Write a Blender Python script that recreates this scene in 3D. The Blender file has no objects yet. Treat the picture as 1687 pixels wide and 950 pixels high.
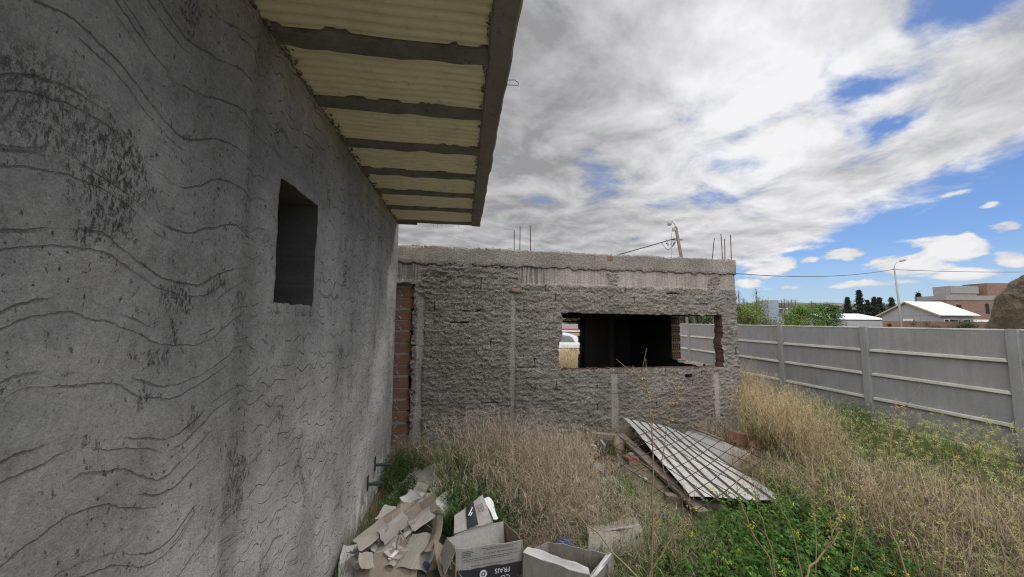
import bpy, math, random
import numpy as np
from mathutils import Vector, Matrix, Euler

random.seed(7); RNG = np.random.default_rng(11)
scene = bpy.context.scene
COL = scene.collection
R = math.radians

# ------------------------------------------------------------------ camera
EYE = 2.1; FPX = 590.0; PITCH = R(5.1); ROLL = R(0.5)
cam_d = bpy.data.cameras.new('camera'); cam = bpy.data.objects.new('camera', cam_d); COL.objects.link(cam)
_f = Vector((0, math.cos(PITCH), math.sin(PITCH))); _u = Vector((0, -math.sin(PITCH), math.cos(PITCH))); _r = Vector((1, 0, 0))
_R = math.cos(ROLL)*_r + math.sin(ROLL)*_u; _U = -math.sin(ROLL)*_r + math.cos(ROLL)*_u
M = Matrix((( _R.x, _U.x, -_f.x, 0), (_R.y, _U.y, -_f.y, 0), (_R.z, _U.z, -_f.z, EYE), (0, 0, 0, 1)))
cam.matrix_world = M
cam_d.sensor_width = 36; cam_d.lens = FPX/1687*36; cam_d.clip_start = 0.05; cam_d.clip_end = 4000
scene.camera = cam
scene.render.engine = 'CYCLES'; scene.cycles.use_denoising = True; scene.cycles.denoising_prefilter = 'NONE'; scene.cycles.denoising_input_passes = 'RGB_ALBEDO_NORMAL'; scene.cycles.filter_width = 1.15; scene.cycles.max_bounces = 6

def ray(x, y): return _f + _R*((x-843.5)/FPX) - _U*((y-475)/FPX)
def gz(x, y, z=-0.12):            # the place on level z seen at a point of the photograph
    d = ray(x, y); t = (z-EYE)/d.z; return Vector((d.x*t, d.y*t, z))
def gy(x, y, Y):
    d = ray(x, y); t = Y/d.y; return Vector((d.x*t, Y, EYE+d.z*t))

# ------------------------------------------------------------------ noise
def _h(ix, iy, s):
    n = (ix.astype(np.int64)*374761393 + iy.astype(np.int64)*668265263 + s*1442695041) & 0xffffffff
    n = ((n ^ (n >> 13))*1274126177) & 0xffffffff
    return ((n ^ (n >> 16)) & 0xffff)/65535.0
def vn(x, y, s=0):
    x = np.asarray(x, float); y = np.asarray(y, float)
    ix = np.floor(x); iy = np.floor(y); fx = x-ix; fy = y-iy
    fx = fx*fx*(3-2*fx); fy = fy*fy*(3-2*fy)
    a = _h(ix, iy, s); b = _h(ix+1, iy, s); c = _h(ix, iy+1, s); d = _h(ix+1, iy+1, s)
    return (a*(1-fx)+b*fx)*(1-fy)+(c*(1-fx)+d*fx)*fy
def fbm(x, y, s=0, o=4, g=0.5):
    t = 0; a = 1; n = 0
    for k in range(o):
        t = t+a*vn(np.asarray(x)*2**k+17.3*k, np.asarray(y)*2**k-9.1*k, s+k); n += a; a *= g
    return t/n
def ss(a, b, x):
    t = np.clip((np.asarray(x, float)-a)/(b-a), 0, 1); return t*t*(3-2*t)

# ------------------------------------------------------------------ objects
def tag(o, label=None, cat=None, group=None, kind=None):
    if label: o['label'] = label
    if cat: o['category'] = cat
    if group: o['group'] = group
    if kind: o['kind'] = kind
    return o
def empty(name, loc=(0, 0, 0), rz=0.0, label=None, cat=None, group=None):
    o = bpy.data.objects.new(name, None); o.location = loc; o.rotation_euler = (0, 0, rz)
    o.empty_display_size = 0.1; COL.objects.link(o); return tag(o, label, cat, group)
def link(name, me, parent=None):
    o = bpy.data.objects.new(name, me); COL.objects.link(o)
    if parent is not None: o.parent = parent
    return o
def npmesh(name, V, F, mats, midx=None, smooth=False, col=None):
    V = np.asarray(V, np.float32); F = np.asarray(F, np.int32); k = F.shape[1]; m = len(F)
    me = bpy.data.meshes.new(name)
    me.vertices.add(len(V)); me.vertices.foreach_set('co', V.ravel())
    me.loops.add(m*k); me.loops.foreach_set('vertex_index', F.ravel())
    me.polygons.add(m); me.polygons.foreach_set('loop_start', np.arange(0, m*k, k, dtype=np.int32))
    if midx is not None: me.polygons.foreach_set('material_index', np.asarray(midx, np.int32))
    me.polygons.foreach_set('use_smooth', np.full(m, smooth))
    me.update(calc_edges=True)
    for mm in (mats if isinstance(mats, (list, tuple)) else [mats]): me.materials.append(mm)
    if col is not None:
        a = me.attributes.new('Col', 'FLOAT_COLOR', 'POINT'); c = np.ones((len(V), 4), np.float32); c[:, :3] = col
        a.data.foreach_set('color', c.ravel())
    return me
class MB:
    """collects boxes, tubes and panels and links them as one mesh object"""
    def __init__(s): s.V = []; s.F = []; s.m = []; s.n = 0
    def add(s, V, F, m=0):
        s.V.extend([tuple(v) for v in V]); s.F.extend([tuple(i+s.n for i in f) for f in F]); s.m.extend([m]*len(F)); s.n += len(V); return s
    def box(s, c, size, rot=None, m=0, taper=1.0):
        x, y, z = [q/2 for q in size]
        P = [Vector((a*x, b*y, e*z)) for e in (-1, 1) for a, b in ((-1, -1), (1, -1), (1, 1), (-1, 1))]
        for i in range(4, 8): P[i].x *= taper; P[i].y *= taper
        if rot is not None: P = [rot @ p for p in P]
        c = Vector(c); P = [p+c for p in P]
        return s.add(P, [(3, 2, 1, 0), (4, 5, 6, 7), (0, 1, 5, 4), (1, 2, 6, 5), (2, 3, 7, 6), (3, 0, 4, 7)], m)
    def bar(s, a, b, w, h, m=0, up=(0, 0, 1)):
        a = Vector(a); b = Vector(b); d = (b-a).normalized(); sd = d.cross(Vector(up))
        if sd.length < 1e-4: sd = d.cross(Vector((1, 0, 0)))
        sd.normalize(); u = sd.cross(d)
        P = [p+sd*i*w/2+u*j*h/2 for p in (a, b) for i, j in ((-1, -1), (1, -1), (1, 1), (-1, 1))]
        return s.add(P, [(0, 1, 2, 3), (7, 6, 5, 4), (4, 5, 1, 0), (5, 6, 2, 1), (6, 7, 3, 2), (7, 4, 0, 3)], m)
    def tube(s, pts, r, n=6, m=0, cap=True):
        pts = [Vector(p) for p in pts]; rs = r if isinstance(r, (list, tuple)) else [r]*len(pts)
        V = []; F = []; prev = None
        for i, p in enumerate(pts):
            d = (pts[min(i+1, len(pts)-1)]-pts[max(i-1, 0)]).normalized()
            ref = Vector((0, 0, 1)) if abs(d.z) < .9 else Vector((1, 0, 0))
            if prev is None: sd = d.cross(ref).normalized()
            else: sd = (prev-d*prev.dot(d)).normalized()
            prev = sd; u = sd.cross(d)
            for k in range(n):
                a = 2*math.pi*k/n; V.append(p+(sd*math.cos(a)+u*math.sin(a))*rs[i])
        for i in range(len(pts)-1):
            for k in range(n):
                k2 = (k+1) % n; F.append((i*n+k, i*n+k2, (i+1)*n+k2, (i+1)*n+k))
        if cap: F.append(tuple(range(n))[::-1]); F.append(tuple((len(pts)-1)*n+k for k in range(n)))
        return s.add(V, F, m)
    def build(s, name, mats, parent=None, bevel=0, smooth=False, world=False):
        V = s.V
        if world and parent is not None:
            q = parent; off = Vector((0, 0, 0))
            while q is not None: off = off+q.location; q = q.parent
            V = [Vector(v)-off for v in V]
        me = bpy.data.meshes.new(name); me.from_pydata([tuple(v) for v in V], [], s.F); me.update()
        for mm in (mats if isinstance(mats, (list, tuple)) else [mats]): me.materials.append(mm)
        me.polygons.foreach_set('material_index', s.m); me.polygons.foreach_set('use_smooth', [smooth]*len(s.F))
        o = link(name, me, parent)
        if bevel:
            b = o.modifiers.new('bevel', 'BEVEL'); b.width = bevel; b.segments = 2; b.limit_method = 'ANGLE'
        return o

# ------------------------------------------------------------------ node helper
class NT:
    def __init__(s, tree): s.t = tree; s.N = tree.nodes; s.L = tree.links
    def node(s, ty, **kw):
        n = s.N.new('ShaderNode'+ty)
        for k, v in kw.items(): setattr(n, k, v)
        return n
    def put(s, sock, v):
        if isinstance(v, bpy.types.NodeSocket): s.L.new(v, sock)
        elif v is not None:
            if sock.type == 'RGBA' and not hasattr(v, '__len__'): v = (v, v, v, 1)
            if sock.type == 'RGBA' and len(v) == 3: v = (*v, 1)
            sock.default_value = v
    def m(s, op, a, b=None, c=None, clamp=False):
        n = s.node('Math', operation=op, use_clamp=clamp)
        for i, v in enumerate((a, b, c)):
            if v is not None: s.put(n.inputs[i], v)
        return n.outputs[0]
    def add(s, a, b): return s.m('ADD', a, b)
    def sub(s, a, b): return s.m('SUBTRACT', a, b)
    def mul(s, a, b): return s.m('MULTIPLY', a, b)
    def sm(s, v, a, b, lo=0.0, hi=1.0):
        n = s.node('MapRange', interpolation_type='SMOOTHSTEP'); s.put(n.inputs[0], v)
        for i, q in enumerate((a, b, lo, hi)): s.put(n.inputs[i+1], q)
        return n.outputs[0]
    def xyz(s, v):
        n = s.node('SeparateXYZ'); s.L.new(v, n.inputs[0]); return n.outputs
    def vec(s, x, y, z=0.0):
        n = s.node('CombineXYZ')
        for i, v in enumerate((x, y, z)): s.put(n.inputs[i], v)
        return n.outputs[0]
    def noise(s, v, scale, detail=4, rough=0.5, dist=0.0):
        n = s.node('TexNoise'); 
        if v is not None: s.L.new(v, n.inputs['Vector'])
        n.inputs['Scale'].default_value = scale; n.inputs['Detail'].default_value = detail
        n.inputs['Roughness'].default_value = rough; n.inputs['Distortion'].default_value = dist
        return n.outputs['Fac']
    def voro(s, v, scale, feat='F1', out='Distance', rnd=1.0):
        n = s.node('TexVoronoi', feature=feat); s.L.new(v, n.inputs['Vector']); n.inputs['Scale'].default_value = scale
        if 'Randomness' in n.inputs: n.inputs['Randomness'].default_value = rnd
        return n.outputs[out]
    def mix(s, f, a, b, mode='MIX'):
        n = s.node('Mix', data_type='RGBA', blend_type=mode)
        s.put(n.inputs[0], f); s.put(n.inputs[6], a); s.put(n.inputs[7], b); return n.outputs[2]
    def scale(s, v, sx, sy, sz):
        n = s.node('Mapping'); s.L.new(v, n.inputs['Vector']); n.inputs['Scale'].default_value = (sx, sy, sz); return n.outputs[0]
def material(name):
    m = bpy.data.materials.new(name); m.use_nodes = True; t = m.node_tree
    for n in list(t.nodes): t.nodes.remove(n)
    k = NT(t); b = k.node('BsdfPrincipled'); o = k.node('OutputMaterial'); k.L.new(b.outputs[0], o.inputs[0])
    b.inputs['Specular IOR Level'].default_value = 0.25
    tc = k.node('TexCoord')
    return m, k, b, tc.outputs['Object']
def bump(k, b, h, dist, strength=1.0, prev=None):
    n = k.node('Bump'); n.inputs['Strength'].default_value = strength; n.inputs['Distance'].default_value = dist
    k.L.new(h, n.inputs['Height'])
    if prev is not None: k.L.new(prev, n.inputs['Normal'])
    k.L.new(n.outputs[0], b.inputs['Normal']); return n.outputs[0]
def simple(name, c, rough=0.8, var=0.25, scale=6.0, bmp=0.003, bscale=40.0, dark=None, metal=0.0, stretch=(1, 1, 1), coat=0):
    """weathered base colour: two noise layers of tone, a fine bump"""
    m, k, b, co = material(name)
    v = k.scale(co, *stretch)
    n1 = k.noise(v, scale, 6, .6); n2 = k.noise(v, scale*9, 4, .6)
    f = k.add(k.mul(k.sub(n1, .5), 2*var*1.4), k.mul(k.sub(n2, .5), var))
    col = k.mix(1.0, (*c, 1), k.node('CombineColor').outputs[0], 'MULTIPLY')
    cc = col.node.inputs[7].links[0].from_node
    g = k.add(1.0, f)
    for i in range(3): k.put(cc.inputs[i], g)
    if dark is not None:
        col = k.mix(k.sm(k.noise(v, scale*2.3, 8, .7), .56, .7), col, (*dark, 1))
    k.L.new(col, b.inputs['Base Color']); b.inputs['Roughness'].default_value = rough; b.inputs['Metallic'].default_value = metal
    if bmp: bump(k, b, k.noise(v, bscale, 6, .65), bmp)
    return m
def foliage(name, trans=0.3, rough=0.6):
    m = bpy.data.materials.new(name); m.use_nodes = True; t = m.node_tree
    for n in list(t.nodes): t.nodes.remove(n)
    k = NT(t); at = k.node('Attribute', attribute_name='Col'); b = k.node('BsdfPrincipled'); tr = k.node('BsdfTranslucent')
    mx = k.node('MixShader'); o = k.node('OutputMaterial'); mx.inputs[0].default_value = trans
    oi = k.node('ObjectInfo'); hv = k.node('HueSaturation'); k.L.new(at.outputs['Color'], hv.inputs['Color'])
    k.L.new(k.add(.8, k.mul(oi.outputs['Random'], .4)), hv.inputs['Value'])
    k.L.new(k.add(.49, k.mul(oi.outputs['Random'], .02)), hv.inputs['Hue'])
    k.L.new(hv.outputs[0], b.inputs['Base Color']); k.L.new(hv.outputs[0], tr.inputs[0])
    b.inputs['Roughness'].default_value = rough; b.inputs['Specular IOR Level'].default_value = .2
    k.L.new(b.outputs[0], mx.inputs[1]); k.L.new(tr.outputs[0], mx.inputs[2]); k.L.new(mx.outputs[0], o.inputs[0])
    return m

# ------------------------------------------------------------------ sky and sun
SUN_EL, SUN_AZ = R(52), R(38)          # azimuth measured from +Y towards +X
w = bpy.data.worlds.new('World'); scene.world = w; w.use_nodes = True
k = NT(w.node_tree)
for n in list(k.N): k.N.remove(n)
STR = 0.1
bg = k.node('Background'); wo = k.node('OutputWorld'); k.L.new(bg.outputs[0], wo.inputs[0]); bg.inputs[1].default_value = STR
sky = k.node('TexSky', sky_type='NISHITA'); sky.sun_disc = False; sky.sun_elevation = SUN_EL; sky.sun_rotation = SUN_AZ
sky.air_density = 1.0; sky.dust_density = 0.6; sky.ozone_density = 2.0; sky.altitude = 600
tc = k.node('TexCoord'); X, Y, Z = k.xyz(tc.outputs['Generated'])
az = k.mul(k.m('ARCTAN2', X, Y), 57.2958); el = k.mul(k.m('ARCSINE', Z), 57.2958)
inv = k.m('DIVIDE', 1.0, k.add(k.m('MAXIMUM', Z, 0.0), 0.10))
pu = k.mul(X, inv); pv = k.mul(Y, inv)
# streets of cloud run across the sky: stretch the noise along them
ca, sa = math.cos(R(-38)), math.sin(R(-38))
qu = k.add(k.mul(pu, ca), k.mul(pv, -sa)); qv = k.add(k.mul(pu, sa), k.mul(pv, ca))
P = k.vec(k.mul(qu, .92), k.mul(qv, 1.05), 3.7)
nb = k.noise(P, 1.15, 3, .5, .3)                     # big masses
nf = k.noise(P, 2.7, 12, .61, .3)                     # billows
wz = k.noise(k.vec(k.mul(az, .075), k.mul(el, .11), .6), 1.0, 7, .6); wy = k.noise(k.vec(k.mul(az, .075), k.mul(el, .11), 5.6), 1.0, 7, .6)
az0, el0 = az, el; az = k.add(az, k.mul(k.sub(wz, .5), 15.0)); el = k.add(el, k.mul(k.sub(wy, .5), 8.5))
def gauss(a0, e0, sa_, se_):
    da = k.m('DIVIDE', k.sub(az, a0), sa_); de = k.m('DIVIDE', k.sub(el, e0), se_)
    return k.m('EXPONENT', k.mul(k.add(k.mul(da, da), k.mul(de, de)), -1.0))
edge = k.m('MINIMUM', k.add(1.6, k.mul(k.m('MAXIMUM', k.sub(az, 24.0), -8.0), 0.40)), 19.5)
bias = k.sm(k.sub(el, edge), -3.0, 7.0, -0.33, 0.34)
holes = None
for a0, e0, sx, se, amp in ((53, 30.5, 3.8, 2.8, .48), (46, 25.5, 3.8, 1.6, .48), (48, 21.5, 3.5, 1.2, .48), (44, 29, 1.6, 2.6, .3), (33, 20.5, 4, 1.2, .16), (29, 17, 3.5, 1.1, .08), (10, 10.0, 5, 1.1, .22), (58, 33, 5, 4, .4), (19, 9.2, 4, .8, .2)):
    g = k.mul(gauss(a0, e0, sx, se), amp); holes = g if holes is None else k.add(holes, g)
dens = k.sub(k.add(k.add(k.mul(k.sub(nb, .5), .75), k.mul(k.sub(nf, .5), 1.15)), bias), holes)
# low heaped clouds over the horizon
az, el = k.add(az0, k.mul(k.sub(wz, .5), 4.0)), k.add(el0, k.mul(k.sub(wy, .5), 2.0))
Q = k.vec(k.mul(az, .20), k.mul(el, .42), 1.3)
nq = k.noise(Q, 1.0, 10, .58, .3)
puffs = None
for a0, e0, sx, se, amp in ((35.6, 7.1, 3.29, 1.63, 1.0), (34.0, 5.1, 2.86, 0.83, 0.8), (43.7, 8.1, 2.71, 1.21, 1.0), (38.2, 4.5, 3.79, 0.62, 0.75), (47.9, 6.2, 3.42, 1.5, 0.95), (50.9, 7.5, 2.54, 1.41, 1.0), (54.0, 9.2, 1.32, 0.92, 0.9), (52.3, 4.9, 2.67, 0.82, 0.85), (54.6, 6.2, 1.4, 0.91, 0.85), (52.9, 11.3, 1.17, 0.47, 0.85), (46.0, 4.5, 5.64, 0.62, 0.8), (40.4, 7.6, 1.54, 0.51, 0.6), (55.7, 11.2, 0.69, 0.38, 0.8), (51.3, 13.0, 1.67, 0.48, 0.65), (43.5, 13.7, 3.29, 0.79, 0.7), (33.3, 10.6, 2.94, 1.85, 0.75), (22.9, 9.8, 16.01, 2.24, 0.95), (10.3, 12.7, 12.02, 1.94, 0.9), (-4.4, 12.7, 14.04, 1.74, 0.85), (-14.0, 12.8, 6.27, 2.12, 0.9), (55.0, 3.6, 1.7, 0.58, 0.7)):
    g = k.mul(gauss(a0, e0, sx, se), amp); puffs = g if puffs is None else k.m('MAXIMUM', puffs, g)
dens2 = k.add(k.sub(k.mul(puffs, .95), .42), k.mul(k.sub(nq, .5), 2.0))
az, el = az0, el0
cov1 = k.sm(dens, -.16, .26); cov2 = k.sm(dens2, 0.0, .22)
# self shading: the same field a little nearer to the sun
P2n = k.node('VectorMath', operation='ADD'); k.L.new(P, P2n.inputs[0]); P2n.inputs[1].default_value = (.10, .06, 0)
nf2 = k.noise(P2n.outputs[0], 2.7, 8, .61, .3)
relief = k.mul(k.sub(nf, nf2), 2.0)
thick = k.sm(dens, .15, .75)
sunny = k.m('MAXIMUM', gauss(37, 29, 16, 16), k.mul(gauss(44, 12, 26, 9), .55))
sunny = k.m('MAXIMUM', sunny, k.mul(k.sm(el, 12.0, 3.0), .62))
lum = k.add(k.sub(k.add(.50, k.mul(sunny, .49)), k.mul(thick, .17)), k.mul(k.sub(nf, .5), .72))
lum = k.add(lum, k.mul(relief, .34))
lum = k.sub(lum, k.mul(gauss(-4, 30, 26, 22), .06))
lum = k.m('MINIMUM', k.m('MAXIMUM', lum, .32), .91)
# unseen sky behind and right of the camera, brightened as added fill light
sky_fill = k.m('MAXIMUM', k.mul(k.sm(Y, .25, -.35), 1.95), k.mul(k.sm(az, 62.0, 85.0), 1.1)); lum = k.add(lum, sky_fill)
lum2 = k.m('MINIMUM', k.add(k.add(.66, k.mul(k.sub(nq, .45), .55)), k.mul(dens2, .35)), .88)
def tint(l, c):
    n = k.node('CombineColor')
    for i in range(3): k.put(n.inputs[i], k.mul(l, c[i]/STR))
    return n.outputs[0]
skyc = k.mix(1.0, sky.outputs[0], (.56, .71, .95, 1), 'MULTIPLY')
hz = k.sm(el, 10.0, 0.0, 0.0, .55)
skyc = k.mix(hz, skyc, tint(.72, (.72, .88, 1.08)))
c2 = k.mix(cov2, skyc, tint(lum2, (1.0, 1.0, 1.02)))
c1 = k.mix(cov1, c2, tint(lum, (1.0, 1.0, 1.02)))
low = k.sm(el, 2.6, .9, 0.0, .75)
c1 = k.mix(k.mul(low, k.sm(k.noise(k.vec(k.mul(az, .05), k.mul(el, .8), 0.), 1.5, 4), .35, .6)), c1, tint(.78, (1, 1, 1.03)))
k.L.new(c1, bg.inputs[0])
sl = bpy.data.lights.new('sun', 'SUN'); sl.energy = 1.5; sl.angle = R(12); sl.color = (1, .96, .9)
so = bpy.data.objects.new('sun', sl); COL.objects.link(so)
sd = Vector((math.sin(SUN_AZ)*math.cos(SUN_EL), math.cos(SUN_AZ)*math.cos(SUN_EL), math.sin(SUN_EL)))
so.rotation_euler = sd.to_track_quat('Z', 'Y').to_euler(); so.location = sd*60
vs = scene.view_settings; vs.view_transform = 'Standard'; vs.look = 'None'; vs.exposure = 0.0; vs.gamma = 1; vs.use_curve_mapping = False

# ------------------------------------------------------------------ materials
def concrete_scratched():
    m, k, b, co = material('scratched_render')
    x, y, z = k.xyz(co)
    p = k.vec(0.0, y, z)
    n1 = k.noise(p, 1.6, 5, .6); n2 = k.noise(p, 9, 6, .65); n3 = k.noise(p, 70, 4, .7); jit = k.noise(p, 45, 3, .6)
    wlow = k.noise(p, 1.1, 2, .5); wmid = k.noise(p, 3.2, 2, .5)
    jj = k.add(k.mul(k.sub(jit, .5), .014), k.mul(k.sub(k.noise(p, 13, 2, .5), .5), .022))
    # broad double waves scratched on the near half
    ph = k.add(k.mul(y, 8.2), k.add(k.mul(wlow, 4.0), k.mul(z, .5)))
    f1 = k.add(k.add(z, k.mul(k.m('SINE', ph), .058)), k.add(k.mul(wmid, .07), jj))
    n3b = k.noise(p, 130, 4, .75)
    def lines(f, sp, off, wd):
        t = k.m('FRACT', k.add(k.m('DIVIDE', f, sp), off)); d = k.mul(k.m('ABSOLUTE', k.sub(t, .5)), sp)
        return k.sm(k.add(d, k.mul(k.sub(n3b, .5), wd*1.6)), wd*.3, wd*1.1, 1.0, 0.0)
    near = k.sm(y, 2.0, 1.55, 0.0, 1.0)
    brk = k.sm(k.noise(p, 2.3, 5, .68), .40, .54); brk2 = k.sm(k.noise(k.vec(3.3, y, z), 2.6, 5, .68), .43, .56)
    g1 = k.m('MAXIMUM', k.mul(lines(f1, .185, 0.0, .0046), brk), k.mul(k.mul(lines(f1, .185, .23, .0038), brk2), .8))
    brk5 = k.sm(k.noise(k.vec(8.8, y, z), 2.2, 3, .55), .5, .6)
    f1b = k.add(f1, k.add(.07, k.mul(k.noise(k.vec(4.0, y, z), 1.7, 2), .12))); g1 = k.m('MAXIMUM', g1, k.mul(k.mul(lines(f1b, .29, .4, .0048), brk5), .8))
    # short ripples on the far half
    ph2 = k.add(k.mul(y, 33.0), k.add(k.mul(wmid, 9.0), k.mul(z, 3.0)))
    f2 = k.add(k.add(z, k.mul(k.m('SINE', ph2), .017)), k.add(k.mul(wlow, .16), k.mul(jj, .7)))
    brk3 = k.sm(k.noise(k.vec(7.1, k.mul(y, 1.0), z), 5.5, 3, .6), .46, .56)
    brk4 = k.sm(k.noise(k.vec(1.7, k.mul(y, 1.0), z), 5.0, 3, .6), .49, .58)
    g2 = k.m('MAXIMUM', k.mul(lines(f2, .105, 0.0, .0048), brk3), k.mul(lines(f2, .145, .3, .0045), brk4))
    rim = k.m('MAXIMUM', k.sm(k.m('ABSOLUTE', k.sub(y, 2.24)), .40, .36), 0.0)
    rim = k.mul(rim, k.sm(k.m('ABSOLUTE', k.sub(z, 2.545)), .55, .49))
    g = k.add(k.mul(near, g1), k.mul(k.sub(1.0, near), g2)); g = k.mul(g, k.sub(1.0, rim))
    # open, trowel-torn patches and pits
    torn_a = k.mul(k.mul(k.sm(k.m('ABSOLUTE', k.sub(y, .86)), .22, .02), k.sm(k.m('ABSOLUTE', k.sub(z, 2.62)), .20, .02)), .34)
    torn_n = k.noise(k.vec(k.mul(y, 1.3), k.mul(z, .5), 4.0), 60, 8, .85)
    region = k.m('MAXIMUM', k.mul(torn_a, k.sm(n1, .36, .5)), k.sm(k.noise(k.vec(9.0, y, k.mul(z, .7)), 4.2, 5, .6), .585, .69))
    region = k.m('MAXIMUM', region, k.mul(k.mul(k.sm(k.m('ABSOLUTE', k.sub(y, 1.72)), .05, .02), .35), k.sm(n2, .45, .6)))
    pits = k.mul(region, k.sm(torn_n, .50, .62))
    spk = k.mul(k.sm(k.noise(k.vec(2.0, y, k.mul(z, .7)), 38, 5, .75), .605, .66), k.sm(k.noise(k.vec(5., y, z), 3.0, 3), .36, .56))
    pits = k.m('MAXIMUM', pits, k.mul(spk, .9))
    n4 = k.noise(p, 26, 5, .7); n5 = k.noise(p, 150, 3, .8)
    tone = k.add(.90, k.add(k.add(k.mul(k.sub(n1, .5), .85), k.mul(k.sub(n4, .5), .65)), k.add(k.mul(k.sub(n2, .5), .60), k.add(k.mul(k.sub(n3, .5), .70), k.mul(k.sub(n5, .5), .9)))))
    # damp streaks run down, lime has leached out along the foot of the wall
    streak = k.noise(k.vec(0.0, k.mul(y, 7.0), k.mul(z, .45)), 1.0, 5, .6)
    tone = k.add(tone, k.mul(k.sub(streak, .5), .35))
    base = k.mix(k.sm(n1, .4, .65), (.325, .312, .29, 1), (.375, .358, .332, 1))
    tn = k.node('CombineColor')
    for i in range(3): k.put(tn.inputs[i], tone)
    c = k.mix(1.0, base, tn.outputs[0], 'MULTIPLY')
    c = k.mix(k.mul(k.sm(k.m('ABSOLUTE', k.sub(y, 1.76)), .10, .04), .40), c, (.17, .165, .15, 1))
    c = k.mix(k.mul(g, .56), c, (.06, .058, .053, 1)); c = k.mix(k.mul(pits, .72), c, (.045, .045, .042, 1))
    lime = k.mul(k.sm(k.noise(k.vec(0.0, k.mul(y, 5.0), k.mul(z, 1.6)), 1.6, 6, .7), .50, .58), k.mul(k.sm(z, .42, .05), k.sm(y, 3.3, 4.2)))
    c = k.mix(k.mul(lime, .8), c, (.70, .70, .69, 1))
    k.L.new(c, b.inputs['Base Color']); b.inputs['Roughness'].default_value = .9
    h = k.sub(k.add(k.add(k.mul(n2, .40), k.add(k.mul(n3, .24), k.mul(n5, .10))), k.add(k.mul(n1, .6), k.mul(n4, .25))), k.add(k.mul(g, .24), k.mul(pits, .5)))
    bump(k, b, h, .022)
    return m
M_SCR = concrete_scratched()

def roughcast(name, tintc=(1, 1, 1)):
    m, k, b, co = material(name)
    x, y, z = k.xyz(co)
    at = k.node('Attribute', attribute_name='Col'); sc = k.node('SeparateColor'); k.L.new(at.outputs['Color'], sc.inputs[0])
    rough, dark, stain = sc.outputs
    p = k.vec(x, k.mul(y, .4), z)
    n1 = k.noise(p, 1.3, 5, .6); n2 = k.noise(k.vec(x, k.mul(y, .4), k.mul(z, 1.5)), 17, 8, .74, .3); n3 = k.noise(p, 60, 4, .7)
    clod = k.noise(k.vec(x, 0.0, k.mul(z, 1.7)), 30, 7, .72, .5)
    tone = k.add(.86, k.add(k.mul(k.sub(n1, .5), .45), k.add(k.mul(k.sub(n2, .5), k.add(.2, k.mul(rough, .75))), k.mul(k.sub(n3, .5), .7))))
    tn = k.node('CombineColor')
    for i in range(3): k.put(tn.inputs[i], tone)
    base = k.mix(k.sm(n1, .35, .7), (.44*tintc[0], .388*tintc[1], .325*tintc[2], 1), (.49*tintc[0], .445*tintc[1], .385*tintc[2], 1))
    base = k.mix(k.sm(k.noise(p, .8, 3), .52, .68, 0, .45), base, (.30, .285, .235, 1))
    c = k.mix(1.0, base, tn.outputs[0], 'MULTIPLY')
    drip = k.sm(k.noise(k.vec(k.mul(x, 26), 0.0, k.mul(z, 1.2)), 1.0, 4, .6), .42, .6)
    c = k.mix(k.mul(stain, k.mul(drip, .8)), c, (.09, .09, .085, 1))
    c = k.mix(k.mul(dark, .92), c, (.028, .026, .024, 1))
    k.L.new(c, b.inputs['Base Color']); b.inputs['Roughness'].default_value = .95; b.inputs['Specular IOR Level'].default_value = .1
    grit = k.voro(k.vec(x, k.mul(y, .4), k.mul(z, 1.3)), 42)
    h = k.add(k.mul(rough, k.add(k.add(k.mul(k.sm(clod, .40, .60), .7), k.mul(n2, .8)), k.mul(grit, .35))), k.mul(n3, .2))
    bump(k, b, h, .027)
    return m
M_CAST = roughcast('thrown_mortar')

def brick_mat(name, c1, c2, mortar, bw=.34, bh=.2, swap=False):
    m, k, b, co = material(name)
    x, y, z = k.xyz(co); n = k.node('TexBrick')
    k.L.new(k.vec(k.add(x, y), z, 0.0), n.inputs['Vector'])
    n.inputs['Color1'].default_value = (*c1, 1); n.inputs['Color2'].default_value = (*c2, 1); n.inputs['Mortar'].default_value = (*mortar, 1)
    n.inputs['Scale'].default_value = 1; n.inputs['Mortar Size'].default_value = .012; n.inputs['Brick Width'].default_value = bw; n.inputs['Row Height'].default_value = bh
    ns = k.noise(co, 5, 6, .65); tn = k.node('CombineColor')
    for i in range(3): k.put(tn.inputs[i], k.add(.55, k.mul(ns, .9)))
    k.L.new(k.mix(1.0, n.outputs[0], tn.outputs[0], 'MULTIPLY'), b.inputs['Base Color']); b.inputs['Roughness'].default_value = .9
    bump(k, b, k.sub(k.mul(k.noise(co, 40, 4), .3), n.outputs['Fac']), .006)
    return m
M_RIM = simple('broken_brick', (.125, .082, .062), .95, .5, 9, .02, 25, (.06, .055, .05))
M_BRICK = simple('fired_brick', (.225, .125, .085), .9, .3, 7, .004, 60, (.20, .12, .09), stretch=(1, 1, 2.5))
M_MORTAR = simple('mortar', (.25, .235, .21), .95, .3, 10, .006, 60)
M_SHADEW = simple('painted_shade_render', (.03, .0285, .027), .95, .3, 3, .004, 30)  # near-black base colour paints in the shade of rooms and holes
M_CONC = simple('grey_concrete', (.27, .262, .25), .9, .25, 4, .003, 50, (.19, .185, .175))
M_BEAM = simple('joist_concrete', (.20, .192, .178), .92, .5, 5, .008, 45, (.11, .107, .10))
M_EDGE = simple('edge_concrete', (.25, .228, .20), .92, .3, 4, .004, 45, (.12, .112, .10))
M_FOAM = simple('cream_foam', (.84, .80, .59), .85, .12, 5, .0004, 120, (.62, .58, .40))
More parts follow.
